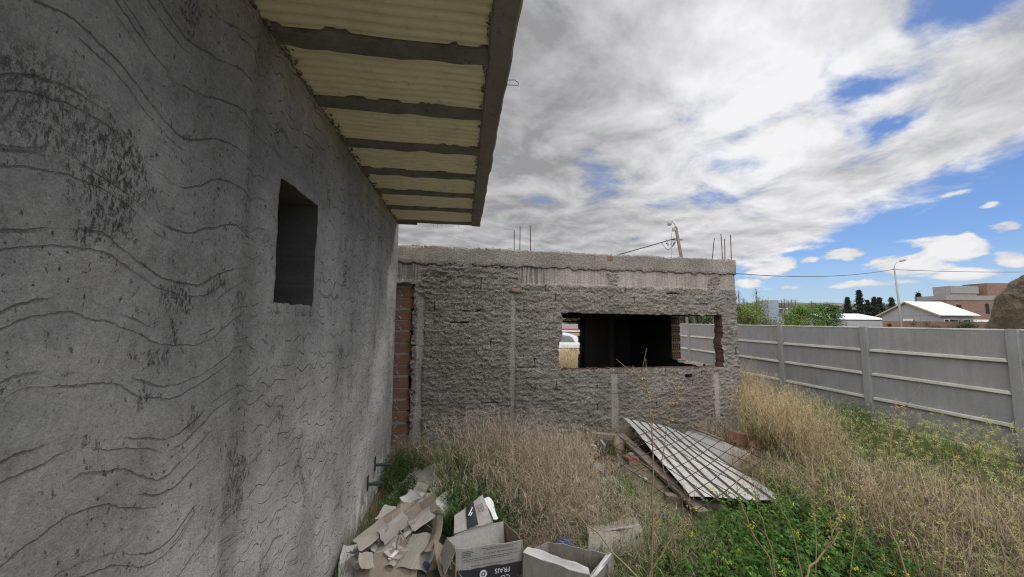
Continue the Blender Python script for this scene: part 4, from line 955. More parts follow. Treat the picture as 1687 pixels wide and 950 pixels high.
# poles, lamps, cables
up = empty('utility_pole', (12.98, 25, -.1), 0, 'leaning dark utility pole with a street lamp and cables behind the block building', 'utility pole')
tilt = -.153; q = lambda z, dx=0, dy=0: (tilt*z+dx, dy, z)
k_ = MB(); k_.tube([q(-.3), q(4.5), q(8.95)], [.15, .125, .10], 10); k_.build('pole', M_POLEW, up, smooth=True)
k_ = MB(); k_.tube([q(8.7), q(9.1, -.03), q(9.32, -.16), q(9.36, -.32)], .028, 8); k_.build('lamp_arm', M_LAMP, up, smooth=True)
lp = MB(); lp.tube([q(9.36, -.30), q(9.34, -.36), q(9.18, -.40), q(9.06, -.42), q(9.02, -.43)], [.05, .13, .16, .13, .02], 12); lamp = lp.build('lamp_head', M_LAMP, up, smooth=True)
k_ = MB(); k_.box(q(8.75, -.17), (.18, .2, .22)); k_.build('junction_box', M_LAMP, up)
k_ = MB(); k_.tube([(-1.78, -.1, 5.2), (-1.72, -.1, 8.45)], .022, 6); k_.build('service_pipe', M_LAMP, up)
k_ = MB(); k_.box(q(6.6, -.18), (.75, .06, .06)); k_.box(q(8.0, -.05), (.75, .07, .07)); k_.bar(q(6.1, -.05), (-1.72, -.05, 6.55), .04, .04); k_.build('bracket', M_POLEW, up)
k_ = MB()
for i in range(16): 
    a = (RNG.uniform(-.9, -.1), RNG.uniform(-.1, .1), RNG.uniform(-.45, .05)); b2 = (a[0]+RNG.uniform(-.2, .2), a[1], a[2]+RNG.uniform(-.25, .05)); c0 = Vector(q(8.05))
    k_.tube([c0+Vector(a), c0+(Vector(a)+Vector(b2))/2+Vector((0, 0, -.1)), c0+Vector(b2)], .016, 5)
k_.tube([Vector(q(7.9))+Vector((-.25-.95*t, 0, -.55*math.sin(math.pi*t)-.1*t)) for t in np.linspace(0, 1, 8)], .016, 5)
k_.build('cable_loops', M_WIRE, up)
def cable(name, a, b, sag, r, label=None, parent=None, n=24):
    a = Vector(a); b = Vector(b); k_ = MB(); pts = [a.lerp(b, t)-Vector((0, 0, 4*sag*t*(1-t))) for t in np.linspace(0, 1, n)]
    if parent is not None: pts = [p-parent.location for p in pts]
    o = k_.build('x', M_WIRE, None) if False else None
    k_.tube(pts, r, 6); o = k_.build(name, M_WIRE, parent)
    if label: tag(o, label, 'cable')
    return o
cable('service_cable', (11.55, 25, 8.0), (-5.9, 10.4, 1.5), .05, .035, 'thick dark service cable descending from the leaning utility pole behind the block building')
sp = empty('street_lamp', (45.5, 42, -.1), 0, 'pale concrete street lamp post standing behind the fence in front of the gabled house', 'street lamp')
k_ = MB(); k_.tube([(0, 0, 0), (-.06, 0, 4.5), (-.25, 0, 8.8)], [.125, .105, .08], 12); k_.build('post', M_POLEC, sp, smooth=True)
k_ = MB(); k_.tube([(-.25, 0, 8.7), (-.2, 0, 9.1), (0, -.05, 9.4), (.45, -.1, 9.6)], .04, 8); k_.build('lamp_arm', M_LAMP, sp, smooth=True)
k_ = MB(); k_.tube([(.35, -.1, 9.58), (.5, -.1, 9.64), (.85, -.14, 9.72), (1.05, -.16, 9.74)], [.05, .13, .14, .04], 10); k_.build('lamp_head', M_LAMP, sp, smooth=True)
cable('overhead_cable', (45.25, 42, 8.55), (11.9, 25, 5.9), .75, .028, 'thin overhead cable sagging from the street lamp post to the leaning pole')
cable('overhead_cable', (45.25, 42, 8.5), (74, 40, 8.8), .45, .028, 'thin overhead cable sagging from the street lamp post towards the earth mound')

# ------------------------------------------------------------------ seen through the openings of the block building
car = empty('parked_car', (2.35, 22, -.1), 0, 'white hatchback car parked in dry grass, seen through the left of the window hole', 'car')
prof = [(-1.95, .35), (-2.0, .62), (-1.85, .84), (-1.0, .96), (-.45, 1.38), (.2, 1.5), (1.0, 1.47), (1.45, 1.32), (1.80, .98), (1.93, .80), (1.95, .35)]
k_ = MB(); V = []; F = []; n = len(prof)
for y in (-.82, .82):
    for x, z in prof: V.append((x, y*(1-.13*max(0, (z-.9)/.6)), z))
for i in range(n): F.append((i, (i+1) % n, n+(i+1) % n, n+i))
F.append(tuple(range(n))[::-1]); F.append(tuple(range(n, 2*n))); k_.add(V, F); k_.build('body', M_CAR, car, bevel=.05)
k_ = MB(); k_.add([(-.85, -.80, .98), (.30, -.80, .98), (.30, -.725, 1.36), (-.38, -.725, 1.34)], [(0, 1, 2, 3)]); k_.add([(.38, -.80, .98), (1.36, -.805, .99), (1.22, -.75, 1.22), (1.0, -.725, 1.34), (.38, -.725, 1.36)], [(0, 1, 2, 3, 4)])
o = k_.build('side_window', simple('car_glass', (.16, .18, .19), .15, .1, 3, 0), car); so_ = o.modifiers.new('solid', 'SOLIDIFY'); so_.thickness = .03; so_.offset = 0
for sg in (-1, 1): 
    k_ = MB(); k_.box((1.9, .68*sg, .86), (.14, .22, .28)); k_.build('tail_light', M_RED, car, bevel=.02)
k_ = MB(); k_.box((1.93, 0, .5), (.16, 1.6, .22)); k_.build('bumper', M_CAR, car, bevel=.05)
k_ = MB(); k_.box((.2, -.826, .60), (3.0, .02, .05)); k_.build('side_trim', M_TYRE, car)
for x in (-1.25, 1.25):
    for sg in (-1, 1):
        k_ = MB(); k_.tube([(x, .66*sg, .31), (x, .85*sg, .31)], .31, 18); wh = k_.build('wheel', M_TYRE, car)
        k_ = MB(); k_.tube([(x, .84*sg, .31), (x, .865*sg, .31)], .19, 14); k_.build('rim', M_LAMP, wh)
tw = empty('tan_wall', (6, 30, -.1), 0, 'low tan rendered wall behind the parked car', 'wall'); bxp('wall', (0, 0, .6), (9, .25, 1.2), M_TAN, tw)
ws = empty('white_shed', (6, 44, -.1), 0, 'low white roofed shed with a red edge far behind the parked car', 'shed'); bxp('wall', (0, 2, .45), (9, 4, .9), M_GREYB, ws); bxp('roof', (0, 1.8, 1.02), (9.6, 4.6, .22), M_ZINC, ws); bxp('fascia', (0, 1.6, 1.19), (9.6, 4.3, .10), M_RED, ws)
gw = empty('grey_wall', (8, 60, -.1), 0, 'grey boundary wall far behind the white roofed shed', 'wall'); bxp('wall', (0, 0, .85), (16, .25, 1.7), M_GREYB, gw)
k_ = MB(); k_.tube([(8.92, 18.3, -.2), (8.92, 18.3, 2.35)], .07, 8); tag(k_.build('wooden_post', M_POLEW, None), 'thin brownish post just behind the fence, seen through the right of the window hole', 'post')

# ------------------------------------------------------------------ plants
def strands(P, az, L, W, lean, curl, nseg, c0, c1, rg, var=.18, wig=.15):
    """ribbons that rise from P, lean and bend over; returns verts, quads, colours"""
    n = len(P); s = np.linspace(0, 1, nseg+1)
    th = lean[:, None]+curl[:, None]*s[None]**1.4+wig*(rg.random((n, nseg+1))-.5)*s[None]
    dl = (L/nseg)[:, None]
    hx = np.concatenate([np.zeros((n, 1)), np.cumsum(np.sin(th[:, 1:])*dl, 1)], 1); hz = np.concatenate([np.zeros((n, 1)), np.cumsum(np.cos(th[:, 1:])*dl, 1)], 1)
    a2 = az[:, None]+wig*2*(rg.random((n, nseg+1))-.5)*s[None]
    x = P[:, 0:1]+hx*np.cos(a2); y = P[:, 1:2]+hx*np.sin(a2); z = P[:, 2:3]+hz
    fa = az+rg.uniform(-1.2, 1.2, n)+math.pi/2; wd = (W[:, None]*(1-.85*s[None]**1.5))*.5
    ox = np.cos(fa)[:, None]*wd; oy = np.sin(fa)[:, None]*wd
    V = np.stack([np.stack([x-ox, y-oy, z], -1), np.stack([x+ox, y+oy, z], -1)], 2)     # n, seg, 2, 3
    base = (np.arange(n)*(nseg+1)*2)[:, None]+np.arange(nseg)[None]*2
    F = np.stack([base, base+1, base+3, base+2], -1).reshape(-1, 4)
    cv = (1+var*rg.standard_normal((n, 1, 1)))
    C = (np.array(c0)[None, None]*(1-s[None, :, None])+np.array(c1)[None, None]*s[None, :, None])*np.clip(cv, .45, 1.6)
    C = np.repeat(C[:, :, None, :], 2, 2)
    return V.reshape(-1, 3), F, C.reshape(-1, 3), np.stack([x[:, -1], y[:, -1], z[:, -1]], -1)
def leaves(P, L, W, c, rg, var=.2, droop=.3, up=.4):
    """folded leaf blades of two quads each, around points P"""
    n = len(P); az = rg.uniform(0, 2*math.pi, n); el = rg.normal(up, .5, n)
    d = np.stack([np.cos(az)*np.cos(el), np.sin(az)*np.cos(el), np.sin(el)], -1); sd = np.stack([-np.sin(az), np.cos(az), rg.normal(0, .5, n)], -1)
    sd /= np.linalg.norm(sd, axis=1, keepdims=True); nn = np.cross(d, sd)
    Lc = L[:, None]; Wc = W[:, None]
    b = P; t = P+d*Lc-np.array([0, 0, 1])*Lc*droop; m = P+d*Lc*.5
    l = m+sd*Wc*.5+nn*Wc*.18; r = m-sd*Wc*.5+nn*Wc*.18
    V = np.stack([b, l, t, r, m], 1); i = np.arange(n)[:, None]*5
    F = np.concatenate([i+np.array([[0, 4, 2, 1]]), i+np.array([[0, 3, 2, 4]])], 0)
    C = np.repeat((np.array(c)[None]*np.clip(1+var*rg.standard_normal((n, 1)), .4, 1.7)*(1+.12*rg.standard_normal((n, 3))))[:, None], 5, 1)
    return V.reshape(-1, 3), F, np.clip(C, 0, 1).reshape(-1, 3)
def join(parts):
    V = []; F = []; C = []; o = 0
    for v, f, c in parts: V.append(v); F.append(f+o); C.append(c); o += len(v)
    return np.concatenate(V), np.concatenate(F), np.concatenate(C)
def disc(n, r, rg, p=.5):
    a = rg.uniform(0, 2*math.pi, n); q = r*rg.random(n)**p; return np.stack([q*np.cos(a), q*np.sin(a), np.zeros(n)], -1), a

def dry_clump_mesh(name, n, rad, h, seed, c0, c1, ctip, green=0, gcol=(.07, .12, .03), tangle=0.5, lw=.0062, stiff=26, wig=.2):
    rg = np.random.default_rng(seed); P, a = disc(n, rad, rg, .6); az = a+rg.normal(0, .9, n)
    parts = []
    v, f, c, tip = strands(P, az, h*rg.uniform(.6, 1.15, n), np.full(n, lw), np.abs(rg.normal(.10, .16, n)), np.abs(rg.normal(.35, .45, n))*tangle*2, 6, c0, c1, rg, .42, wig); parts.append((v, f, c))
    k_ = 5; T = np.repeat(tip, k_, 0)                       # feathery seed heads
    back = np.stack([rg.normal(0, .035, len(T)), rg.normal(0, .035, len(T)), -np.abs(rg.normal(0, .10, len(T)))], -1); T = T+back
    v, f, c, _ = strands(T, rg.uniform(0, 6.3, len(T)), rg.uniform(.05, .19, len(T)), np.full(len(T), lw*.75), rg.uniform(0, 1.2, len(T)), rg.normal(.8, .7, len(T)), 3, c1, ctip, rg, .22, .6); parts.append((v, f, c))
    m_ = int(n*.7); P2, a2 = disc(m_, rad*1.05, rg, .5); P2[:, 2] = h*.75*rg.random(m_)**1.6     # matted, broken stems
    v, f, c, _ = strands(P2, rg.uniform(0, 6.3, m_), h*rg.uniform(.15, .5, m_), np.full(m_, lw*.9), rg.uniform(.3, 2.0, m_), rg.normal(.4, .7, m_), 4, np.array(c0)*.9, c1, rg, .25, .5); parts.append((v, f, c))
    Ps, as_ = disc(stiff, rad, rg, .5); v, f, c, _ = strands(Ps, rg.uniform(0, 6.3, stiff), h*rg.uniform(.7, 1.3, stiff), np.full(stiff, .008), np.abs(rg.normal(.3, .3, stiff)), rg.normal(.1, .25, stiff), 4, np.array(ctip)*1.0, np.array(ctip)*1.15, rg, .2, .25); parts.append((v, f, c))
    if green:
        P3, a3 = disc(green, rad*.9, rg, .5)
        v, f, c, _ = strands(P3, a3+rg.normal(0, 1, green), h*rg.uniform(.35, .75, green), np.full(green, .0105), np.abs(rg.normal(.2, .2, green)), np.abs(rg.normal(.6, .4, green)), 5, np.array(gcol)*.6, gcol, rg, .25); parts.append((v, f, c))
    V, F, C = join(parts); V = V.astype(float); V[:, 2] = np.maximum(V[:, 2], -.02); return npmesh(name, V, F, M_DRY, None, False, C)
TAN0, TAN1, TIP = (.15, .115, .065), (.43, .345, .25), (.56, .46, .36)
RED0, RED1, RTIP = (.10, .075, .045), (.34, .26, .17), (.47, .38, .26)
YEL0, YEL1, YTIP = (.12, .12, .04), (.44, .37, .18), (.48, .41, .25)
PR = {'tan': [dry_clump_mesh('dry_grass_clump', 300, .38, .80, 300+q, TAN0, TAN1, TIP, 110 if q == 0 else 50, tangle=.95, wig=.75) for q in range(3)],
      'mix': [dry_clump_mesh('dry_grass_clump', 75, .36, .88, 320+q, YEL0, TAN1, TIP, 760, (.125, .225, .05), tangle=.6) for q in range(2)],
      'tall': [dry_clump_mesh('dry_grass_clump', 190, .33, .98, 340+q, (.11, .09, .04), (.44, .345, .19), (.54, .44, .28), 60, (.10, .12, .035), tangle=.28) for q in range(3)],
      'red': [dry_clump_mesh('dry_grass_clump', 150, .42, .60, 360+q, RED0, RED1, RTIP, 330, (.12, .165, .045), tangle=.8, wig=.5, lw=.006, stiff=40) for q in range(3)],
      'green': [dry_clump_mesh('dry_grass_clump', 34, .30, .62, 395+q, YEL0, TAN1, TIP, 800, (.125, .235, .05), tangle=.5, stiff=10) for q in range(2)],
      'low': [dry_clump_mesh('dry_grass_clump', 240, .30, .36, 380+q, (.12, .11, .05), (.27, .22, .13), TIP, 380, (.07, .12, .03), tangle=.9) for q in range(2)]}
LB = {'tan': ('dense tangle of pale dry grass in front of the block building wall', 'pale dry grass clumps before the block building'),
      'mix': ('half green clump of tall grass with dry seed heads near the scratched wall', 'half green grass clumps near the scratched wall'),
      'tall': ('tall upright straw coloured grass clump between the block building and the fence', 'tall straw grass clumps by the fence'),
      'green': ('lush green grass clump at the foot of the dry grass behind the cartons', 'lush green grass clumps behind the cartons'),
      'red': ('low reddish brown tangle of dead weeds in the right foreground', 'reddish dead weed tangles in the right foreground'),
      'low': ('low tuft of green and dry grass growing around the rubble', 'low grass tufts around the rubble')}
def put_clump(kind, x, y, sc=1.0, sz=None, q=[0]):
    q[0] += 1; me = PR[kind][q[0] % len(PR[kind])]; o = link('dry_grass_clump', me)
    o.location = (x, y, gh(x, y)-.01); o.rotation_euler = (0, 0, q[0]*2.399); o.scale = (sc, sc, sz or sc)
    return tag(o, LB[kind][0], 'dry grass', LB[kind][1])
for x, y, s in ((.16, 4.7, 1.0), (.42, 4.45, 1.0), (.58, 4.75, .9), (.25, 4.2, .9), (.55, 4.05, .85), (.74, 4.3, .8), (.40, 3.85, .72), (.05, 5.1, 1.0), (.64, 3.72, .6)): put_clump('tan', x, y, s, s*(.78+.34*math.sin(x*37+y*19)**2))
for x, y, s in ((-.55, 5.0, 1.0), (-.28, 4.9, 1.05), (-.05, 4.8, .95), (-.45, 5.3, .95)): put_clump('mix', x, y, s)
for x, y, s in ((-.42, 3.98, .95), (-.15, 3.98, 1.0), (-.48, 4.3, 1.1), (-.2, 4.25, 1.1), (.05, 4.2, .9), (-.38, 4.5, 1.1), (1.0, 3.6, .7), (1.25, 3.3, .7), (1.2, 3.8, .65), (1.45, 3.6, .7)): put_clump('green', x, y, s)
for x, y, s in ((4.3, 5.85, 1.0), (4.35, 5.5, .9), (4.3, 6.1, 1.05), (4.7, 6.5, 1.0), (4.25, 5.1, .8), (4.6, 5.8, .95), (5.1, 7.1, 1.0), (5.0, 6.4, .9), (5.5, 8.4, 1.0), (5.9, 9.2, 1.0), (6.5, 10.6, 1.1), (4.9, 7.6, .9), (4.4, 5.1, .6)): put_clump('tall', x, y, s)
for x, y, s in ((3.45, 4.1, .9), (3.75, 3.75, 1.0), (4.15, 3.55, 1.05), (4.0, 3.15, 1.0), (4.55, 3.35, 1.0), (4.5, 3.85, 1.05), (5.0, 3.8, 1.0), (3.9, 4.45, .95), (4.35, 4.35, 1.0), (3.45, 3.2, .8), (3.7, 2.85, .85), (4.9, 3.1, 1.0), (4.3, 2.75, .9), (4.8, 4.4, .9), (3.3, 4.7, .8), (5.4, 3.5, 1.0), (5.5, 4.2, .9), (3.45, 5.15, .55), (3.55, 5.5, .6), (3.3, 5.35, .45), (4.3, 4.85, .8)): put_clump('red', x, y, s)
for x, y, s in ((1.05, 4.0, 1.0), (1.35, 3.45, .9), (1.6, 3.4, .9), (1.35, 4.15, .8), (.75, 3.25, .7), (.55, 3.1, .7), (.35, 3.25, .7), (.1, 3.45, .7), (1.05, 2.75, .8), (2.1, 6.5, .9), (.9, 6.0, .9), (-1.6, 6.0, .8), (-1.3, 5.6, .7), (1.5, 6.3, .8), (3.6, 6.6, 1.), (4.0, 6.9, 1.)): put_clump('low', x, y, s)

# leafy weeds: stems, leaves and flowers are parts
def weed_parts(n, h, rad, seed, cl, ll, lw_, nf, cf, fl, stemc, nl=26, fsz=.011):
    rg = np.random.default_rng(seed); P, a = disc(n, rad, rg, .6); az = a+rg.normal(0, .5, n); L = h*rg.uniform(.6, 1.12, n)
    lean = np.abs(rg.normal(.12, .14, n)); curl = rg.normal(.25, .25, n)
    v, f, c, tip = strands(P, az, L, np.full(n, .0065), lean, curl, 6, np.array(stemc)*.8, stemc, rg, .15, .2)
    stem = (v, f, c); Vs = v.reshape(n, 7, 2, 3).mean(2)
    t = rg.random((n, nl))**1.0*5.6; i0 = t.astype(int); fr = (t-i0)[..., None]; ar = np.arange(n)[:, None]
    LP = (Vs[ar, i0]*(1-fr)+Vs[ar, i0+1]*fr).reshape(-1, 3)+rg.normal(0, .012, (n*nl, 3)); size = (1-.6*(t/5.6)).reshape(-1)
    lf = leaves(LP, ll*size*rg.uniform(.6, 1.3, n*nl), lw_*size*rg.uniform(.7, 1.2, n*nl), cl, rg, .22, .35, .35)
    if nf:
        sel = tip[rg.random(n) < fl]; FP = np.repeat(sel, nf, 0); FP = FP+rg.normal(0, .013, FP.shape)
        fw = leaves(FP, np.full(len(FP), fsz)*rg.uniform(.8, 1.4, len(FP)), np.full(len(FP), fsz), cf, rg, .12, .1, .6)
    else: fw = None
    return stem, lf, fw
def weed_proto(name, *a, **kw):
    st, lf, fw = weed_parts(*a, **kw)
    return [('stems', npmesh('stems', st[0], st[1], M_LEAF, None, False, st[2])), ('leaves', npmesh('leaves', lf[0], lf[1], M_LEAF, None, False, lf[2]))]+([('flowers', npmesh('flowers', fw[0], fw[1], M_LEAF, None, False, fw[2]))] if fw else [])
WP = {'mustard': [weed_proto('m', 16, .56, .20, 400+q, (.095, .185, .036), .115, .056, 20, (.62, .58, .04), .17, (.11, .17, .05), nl=36, fsz=.012) for q in range(4)],
      'yellow': [weed_proto('y', 26, .70, .30, 420+q, (.19, .21, .07), .05, .018, 22, (.50, .48, .20), .8, (.26, .25, .11), nl=34, fsz=.012) for q in range(3)],
      'shrub': [weed_proto('s', 26, .62, .34, 440+q, (.085, .15, .04), .065, .03, 12, (.40, .38, .12), .3, (.10, .12, .05), nl=40) for q in range(3)],
      'herb': [weed_proto('h', 16, .40, .22, 460+q, (.075, .15, .038), .105, .036, 0, None, 0, (.06, .09, .03), nl=34) for q in range(3)]}
LW = {'mustard': ('mustard_plant', 'leafy green mustard plant with small yellow flower heads in the foreground', 'mustard plant', 'yellow flowering mustard plants in the foreground'),
      'yellow': ('seeding_weed', 'yellowish green weed gone to seed growing in front of the fence', 'weed', 'yellowish weeds in front of the fence'),
      'shrub': ('green_weed', 'bushy green weed growing along the foot of the fence', 'weed', 'bushy green weeds along the fence foot'),
      'herb': ('dark_herb', 'dark green leafy herb growing low beside the heap and the dry grass', 'herb', 'dark herbs beside the rubbish heap')}
def put_weed(kind, x, y, sc=1.0, q=[0]):
    q[0] += 1; pr = WP[kind][q[0] % len(WP[kind])]; nm, lb, ct, gp = LW[kind]
    root = empty(nm, (x, y, gh(x, y)-.01), q[0]*2.1, lb, ct, gp); root.scale = (sc, sc, sc)
    for pn, me in pr:
        o = link(pn, me, root)
        if pn == 'flowers': tag(o, kind='stuff')
for x, y, s in ((1.3, 2.95, .75), (1.55, 3.15, .85), (1.8, 3.0, .8), (2.05, 3.35, 1.0), (2.3, 3.1, .9), (2.2, 3.6, 1.0), (2.5, 3.45, 1.05), (2.8, 3.65, 1.0), (2.5, 3.8, .8), (3.05, 3.95, .9), (1.85, 3.5, .85), (1.6, 2.75, .7), (1.95, 2.75, .7), (2.35, 2.75, .75), (2.7, 2.95, .8), (2.75, 3.3, .9), (1.15, 2.65, .65), (3.05, 3.3, .7), (2.1, 2.5, .6), (2.6, 2.55, .6), (3.0, 2.6, .62), (1.3, 2.5, .5), (2.3, 3.85, .65), (3.0, 2.95, .75), (3.2, 3.15, .75), (3.1, 2.7, .7), (3.25, 3.5, .8), (2.5, 2.9, .9), (2.0, 3.05, .85), (3.2, 4.3, .85), (3.2, 3.8, .95), (2.45, 3.5, 1.05)): put_weed('mustard', x, y, s)
for x, y, s in ((5.6, 5.3, 1.0), (6.0, 5.0, 1.05), (6.2, 5.6, 1.0), (6.5, 5.2, 1.1), (6.9, 5.6, 1.05), (5.4, 4.7, .95), (5.9, 4.4, 1.0), (6.4, 4.6, 1.05), (7.0, 5.0, 1.1), (6.6, 6.1, 1.0), (7.2, 6.0, 1.0), (7.4, 5.4, 1.1), (5.2, 5.2, .9), (4.9, 4.9, .85), (5.6, 6.0, .95), (6.1, 6.3, .95), (7.0, 6.6, .95), (7.6, 6.2, .95), (7.5, 6.9, .9), (5.7, 3.9, .95), (6.2, 4.0, 1.0), (6.8, 4.4, 1.05), (7.3, 4.7, 1.1), (7.7, 5.3, 1.0), (5.1, 5.8, .8), (6.6, 6.8, .9)): put_weed('yellow', x, y, s)
for x, y, s in ((5.6, 6.7, .9), (5.9, 7.0, .95), (6.2, 7.3, 1.0), (5.5, 7.2, .9), (6.4, 7.8, 1.05), (6.7, 8.3, 1.05), (6.0, 7.7, .95), (6.9, 7.4, 1.0), (7.2, 7.9, 1.0), (7.0, 8.8, 1.0), (5.3, 6.4, .8), (6.1, 6.7, .85), (6.6, 7.1, .9), (7.4, 7.3, .9), (6.9, 9.6, 1.05), (7.1, 10.5, 1.1), (4.75, 5.2, .75), (5.0, 5.6, .75), (6.8, 11.6, 1.2), (7.3, 9.2, 1.0), (7.6, 8.4, .95)): put_weed('shrub', x, y, s)
for x, y, s in ((-.42, 3.95, 1.0), (-.3, 3.85, 1.0), (-.1, 3.8, .9), (-.45, 4.3, 1.1), (-.2, 4.15, 1.), (.05, 3.95, .8), (-1.5, 4.95, .75), (-1.35, 4.75, .7), (-1.6, 5.3, .9), (-1.45, 5.5, .8), (-1.4, 4.4, .5), (-.48, 3.62, .5), (-.2, 3.55, .55), (.1, 3.6, .6), (1.0, 3.1, .6), (1.3, 3.35, .6), (1.5, 3.7, .6), (.8, 3.0, .5)): put_weed('herb', x, y, s)

# ground cover nobody could count
for x, y, s in ((3.3, 3.4, .8), (3.6, 3.0, .8), (3.9, 3.9, .8), (4.2, 3.0, .85), (4.6, 3.6, .85), (3.5, 4.4, .8), (4.1, 4.4, .8), (4.9, 4.2, .9), (5.2, 3.4, .9), (4.6, 2.8, .85), (3.2, 4.8, .75), (3.4, 2.6, .7)): put_weed('yellow', x, y, s)
for x, y, s in ((3.2, 3.7, .75), (3.7, 3.4, .7), (3.4, 3.0, .7), (4.3, 3.8, .7), (4.5, 4.6, .8), (3.6, 4.9, .7), (4.0, 2.7, .65), (5.0, 3.0, .75), (3.1, 4.3, .7), (1.15, 3.3, .6), (1.25, 3.8, .6), (.95, 3.6, .55), (1.6, 3.95, .55), (.75, 3.4, .5)): put_weed('shrub', x, y, s)
for x, y, s in ((-.3, 3.75, .95), (-.05, 4.0, 1.3), (-.42, 4.0, 1.35), (.12, 3.95, 1.0), (-.25, 4.1, 1.4), (-.5, 4.35, 1.4), (-.1, 4.35, 1.3)): put_weed('herb', x, y, s)
for x, y, s in ((5.3, 6.0, .85), (5.7, 6.3, .95), (5.4, 6.8, .95), (5.8, 7.4, 1.0), (6.3, 7.0, 1.0), (6.0, 8.2, 1.05), (6.6, 7.7, 1.05), (5.0, 6.0, .8), (6.2, 8.8, 1.05), (5.2, 5.0, .8), (6.5, 6.4, .9), (4.6, 5.0, .8), (4.2, 4.6, .75), (3.9, 4.2, .7), (5.6, 5.6, .95), (5.0, 5.5, .9), (4.7, 4.3, .75), (5.5, 4.6, .9), (6.1, 5.3, 1.0), (6.8, 5.9, 1.0), (5.9, 4.7, .95)): put_weed('shrub', x, y, s)
for x, y, s in ((3.5, 3.7, .8), (3.8, 4.6, .85), (4.3, 4.0, .85), (4.8, 3.5, .9), (4.4, 3.2, .85), (5.1, 4.6, .95), (3.6, 3.2, .75), (5.3, 3.9, .95), (4.0, 5.0, .8), (3.3, 4.0, .75)): put_weed('shrub', x, y, s)
def cover(name, n, box_, hh, c0, c1, seed, thr, w_=.005):
    rg = np.random.default_rng(seed); P = np.stack([rg.uniform(box_[0], box_[1], n), rg.uniform(box_[2], box_[3], n), np.zeros(n)], -1)
    k_ = fbm(P[:, 0]*1.1, P[:, 1]*1.1, seed, 3)+.12*rg.standard_normal(n) > thr
    bx_ = (P[:, 0]+2.0)*math.cos(BA)+(P[:, 1]-6.3)*math.sin(BA); by_ = -(P[:, 0]+2.0)*math.sin(BA)+(P[:, 1]-6.3)*math.cos(BA)
    k_ &= ~((bx_ > -.4) & (bx_ < BL+.05) & (by_ > -.06) & (by_ < BD+.3)); k_ &= P[:, 0] > -1.0-.137*P[:, 1]
    k_ &= ~((((P[:, 0]+.72)/.62)**2+((P[:, 1]-3.2)/.8)**2) < 1); k_ &= ~((((P[:, 0]+1.0)/.45)**2+((P[:, 1]-4.5)/.75)**2) < 1)
    k_ &= ~((P[:, 0] > 1.55+.0*P[:, 1]) & (P[:, 0] < 3.0) & (P[:, 1] > 4.0) & (P[:, 1] < 5.7)); k_ &= P[:, 0] < 8.7-.09*P[:, 1]
    if name == 'dry_straw': k_ &= ~((P[:, 0] > .7) & (P[:, 0] < 2.2) & (P[:, 1] < 4.4) & (rg.random(n) < .75))
    P = P[k_]; P[:, 2] = ground_h(P[:, 0], P[:, 1])-.01; n = len(P)
    v, f, c, _ = strands(P, rg.uniform(0, 6.3, n), hh*rg.uniform(.4, 1.3, n), np.full(n, w_), np.abs(rg.normal(.2, .3, n)), rg.normal(.6, .6, n), 3, c0, c1, rg, .25, .3)
    o = link(name, npmesh(name, v, f, M_DRY, None, False, c)); return tag(o, kind='stuff')
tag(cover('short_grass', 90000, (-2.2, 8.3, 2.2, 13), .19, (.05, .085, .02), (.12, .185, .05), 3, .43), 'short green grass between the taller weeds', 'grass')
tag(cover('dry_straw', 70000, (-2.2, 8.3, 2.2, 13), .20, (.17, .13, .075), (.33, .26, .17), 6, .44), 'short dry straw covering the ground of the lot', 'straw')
tag(cover('lush_grass', 26000, (.55, 2.3, 2.3, 4.7), .26, (.045, .08, .02), (.12, .20, .05), 12, .38, .007), 'lush green grass between the cartons and the ribbed metal sheet', 'grass', kind='stuff')
def far_cover(name, n, box_, hh, c0, c1, seed):
    rg = np.random.default_rng(seed); P = np.stack([rg.uniform(box_[0], box_[1], n), rg.uniform(box_[2], box_[3], n), np.zeros(n)], -1); P[:, 2] = ground_h(P[:, 0], P[:, 1])-.02
    v, f, c, _ = strands(P, rg.uniform(0, 6.3, n), hh*rg.uniform(.5, 1.3, n), np.full(n, .014), np.abs(rg.normal(.15, .2, n)), rg.normal(.5, .4, n), 3, c0, c1, rg, .2, .3)
    return tag(link(name, npmesh(name, v, f, M_DRY, None, False, c)), name.replace('_', ' ')+' behind the block building', 'grass', kind='stuff')
far_cover('dry_meadow', 22000, (1, 7, 13, 20.8), .80, (.26, .20, .12), (.46, .36, .23), 9)

# tall single stalks
def stalk(pts, r, label, twigs=0, seed=0, knobs=True, mat=None):
    rg = np.random.default_rng(seed); pts = [Vector(p) for p in pts]; o0 = pts[0].copy(); pts = [p-o0 for p in pts]
    dense = []
    for i in range(len(pts)-1):
        for t in (0, .33, .66): dense.append(pts[i].lerp(pts[i+1], t)+Vector(rg.normal(0, .006, 3)))
    dense.append(pts[-1]); k_ = MB(); n = len(dense); k_.tube(dense, [r*(1-.6*i/(n-1)) for i in range(n)], 6)
    root = None
    for q in range(twigs):
        i = int(n*(.35+.6*(q+.5)/max(1, twigs))); p = dense[min(i, n-1)]; d = Vector((rg.normal(0, 1), rg.normal(0, .6), rg.uniform(.4, 1.3))).normalized()*rg.uniform(.07, .20)
        tw = [p, p+d*.5+Vector((0, 0, .01)), p+d+Vector((0, 0, .04))]; k_.tube(tw, [r*.45, r*.35, r*.2], 5)
    o = k_.build('dry_stalk', M_STALK, None, smooth=True); o.location = o0; tag(o, label, 'dry stalk')
    if knobs:
        m_ = MB()
        for q in range(16):
            p = dense[int(rg.uniform(n*.55, n))-1]+Vector(rg.normal(0, .015, 3)); m_.box(p, (.012, .012, .016), Euler(rg.uniform(-1, 1, 3)).to_matrix(), taper=.5)
        m_.build('seed_heads', M_STALK, o)
    return o
M_STALK = simple('dry_stalk', (.30, .225, .125), .8, .25, 8, .001, 40)
def st(px, py, Y): return gy(px, py, Y)
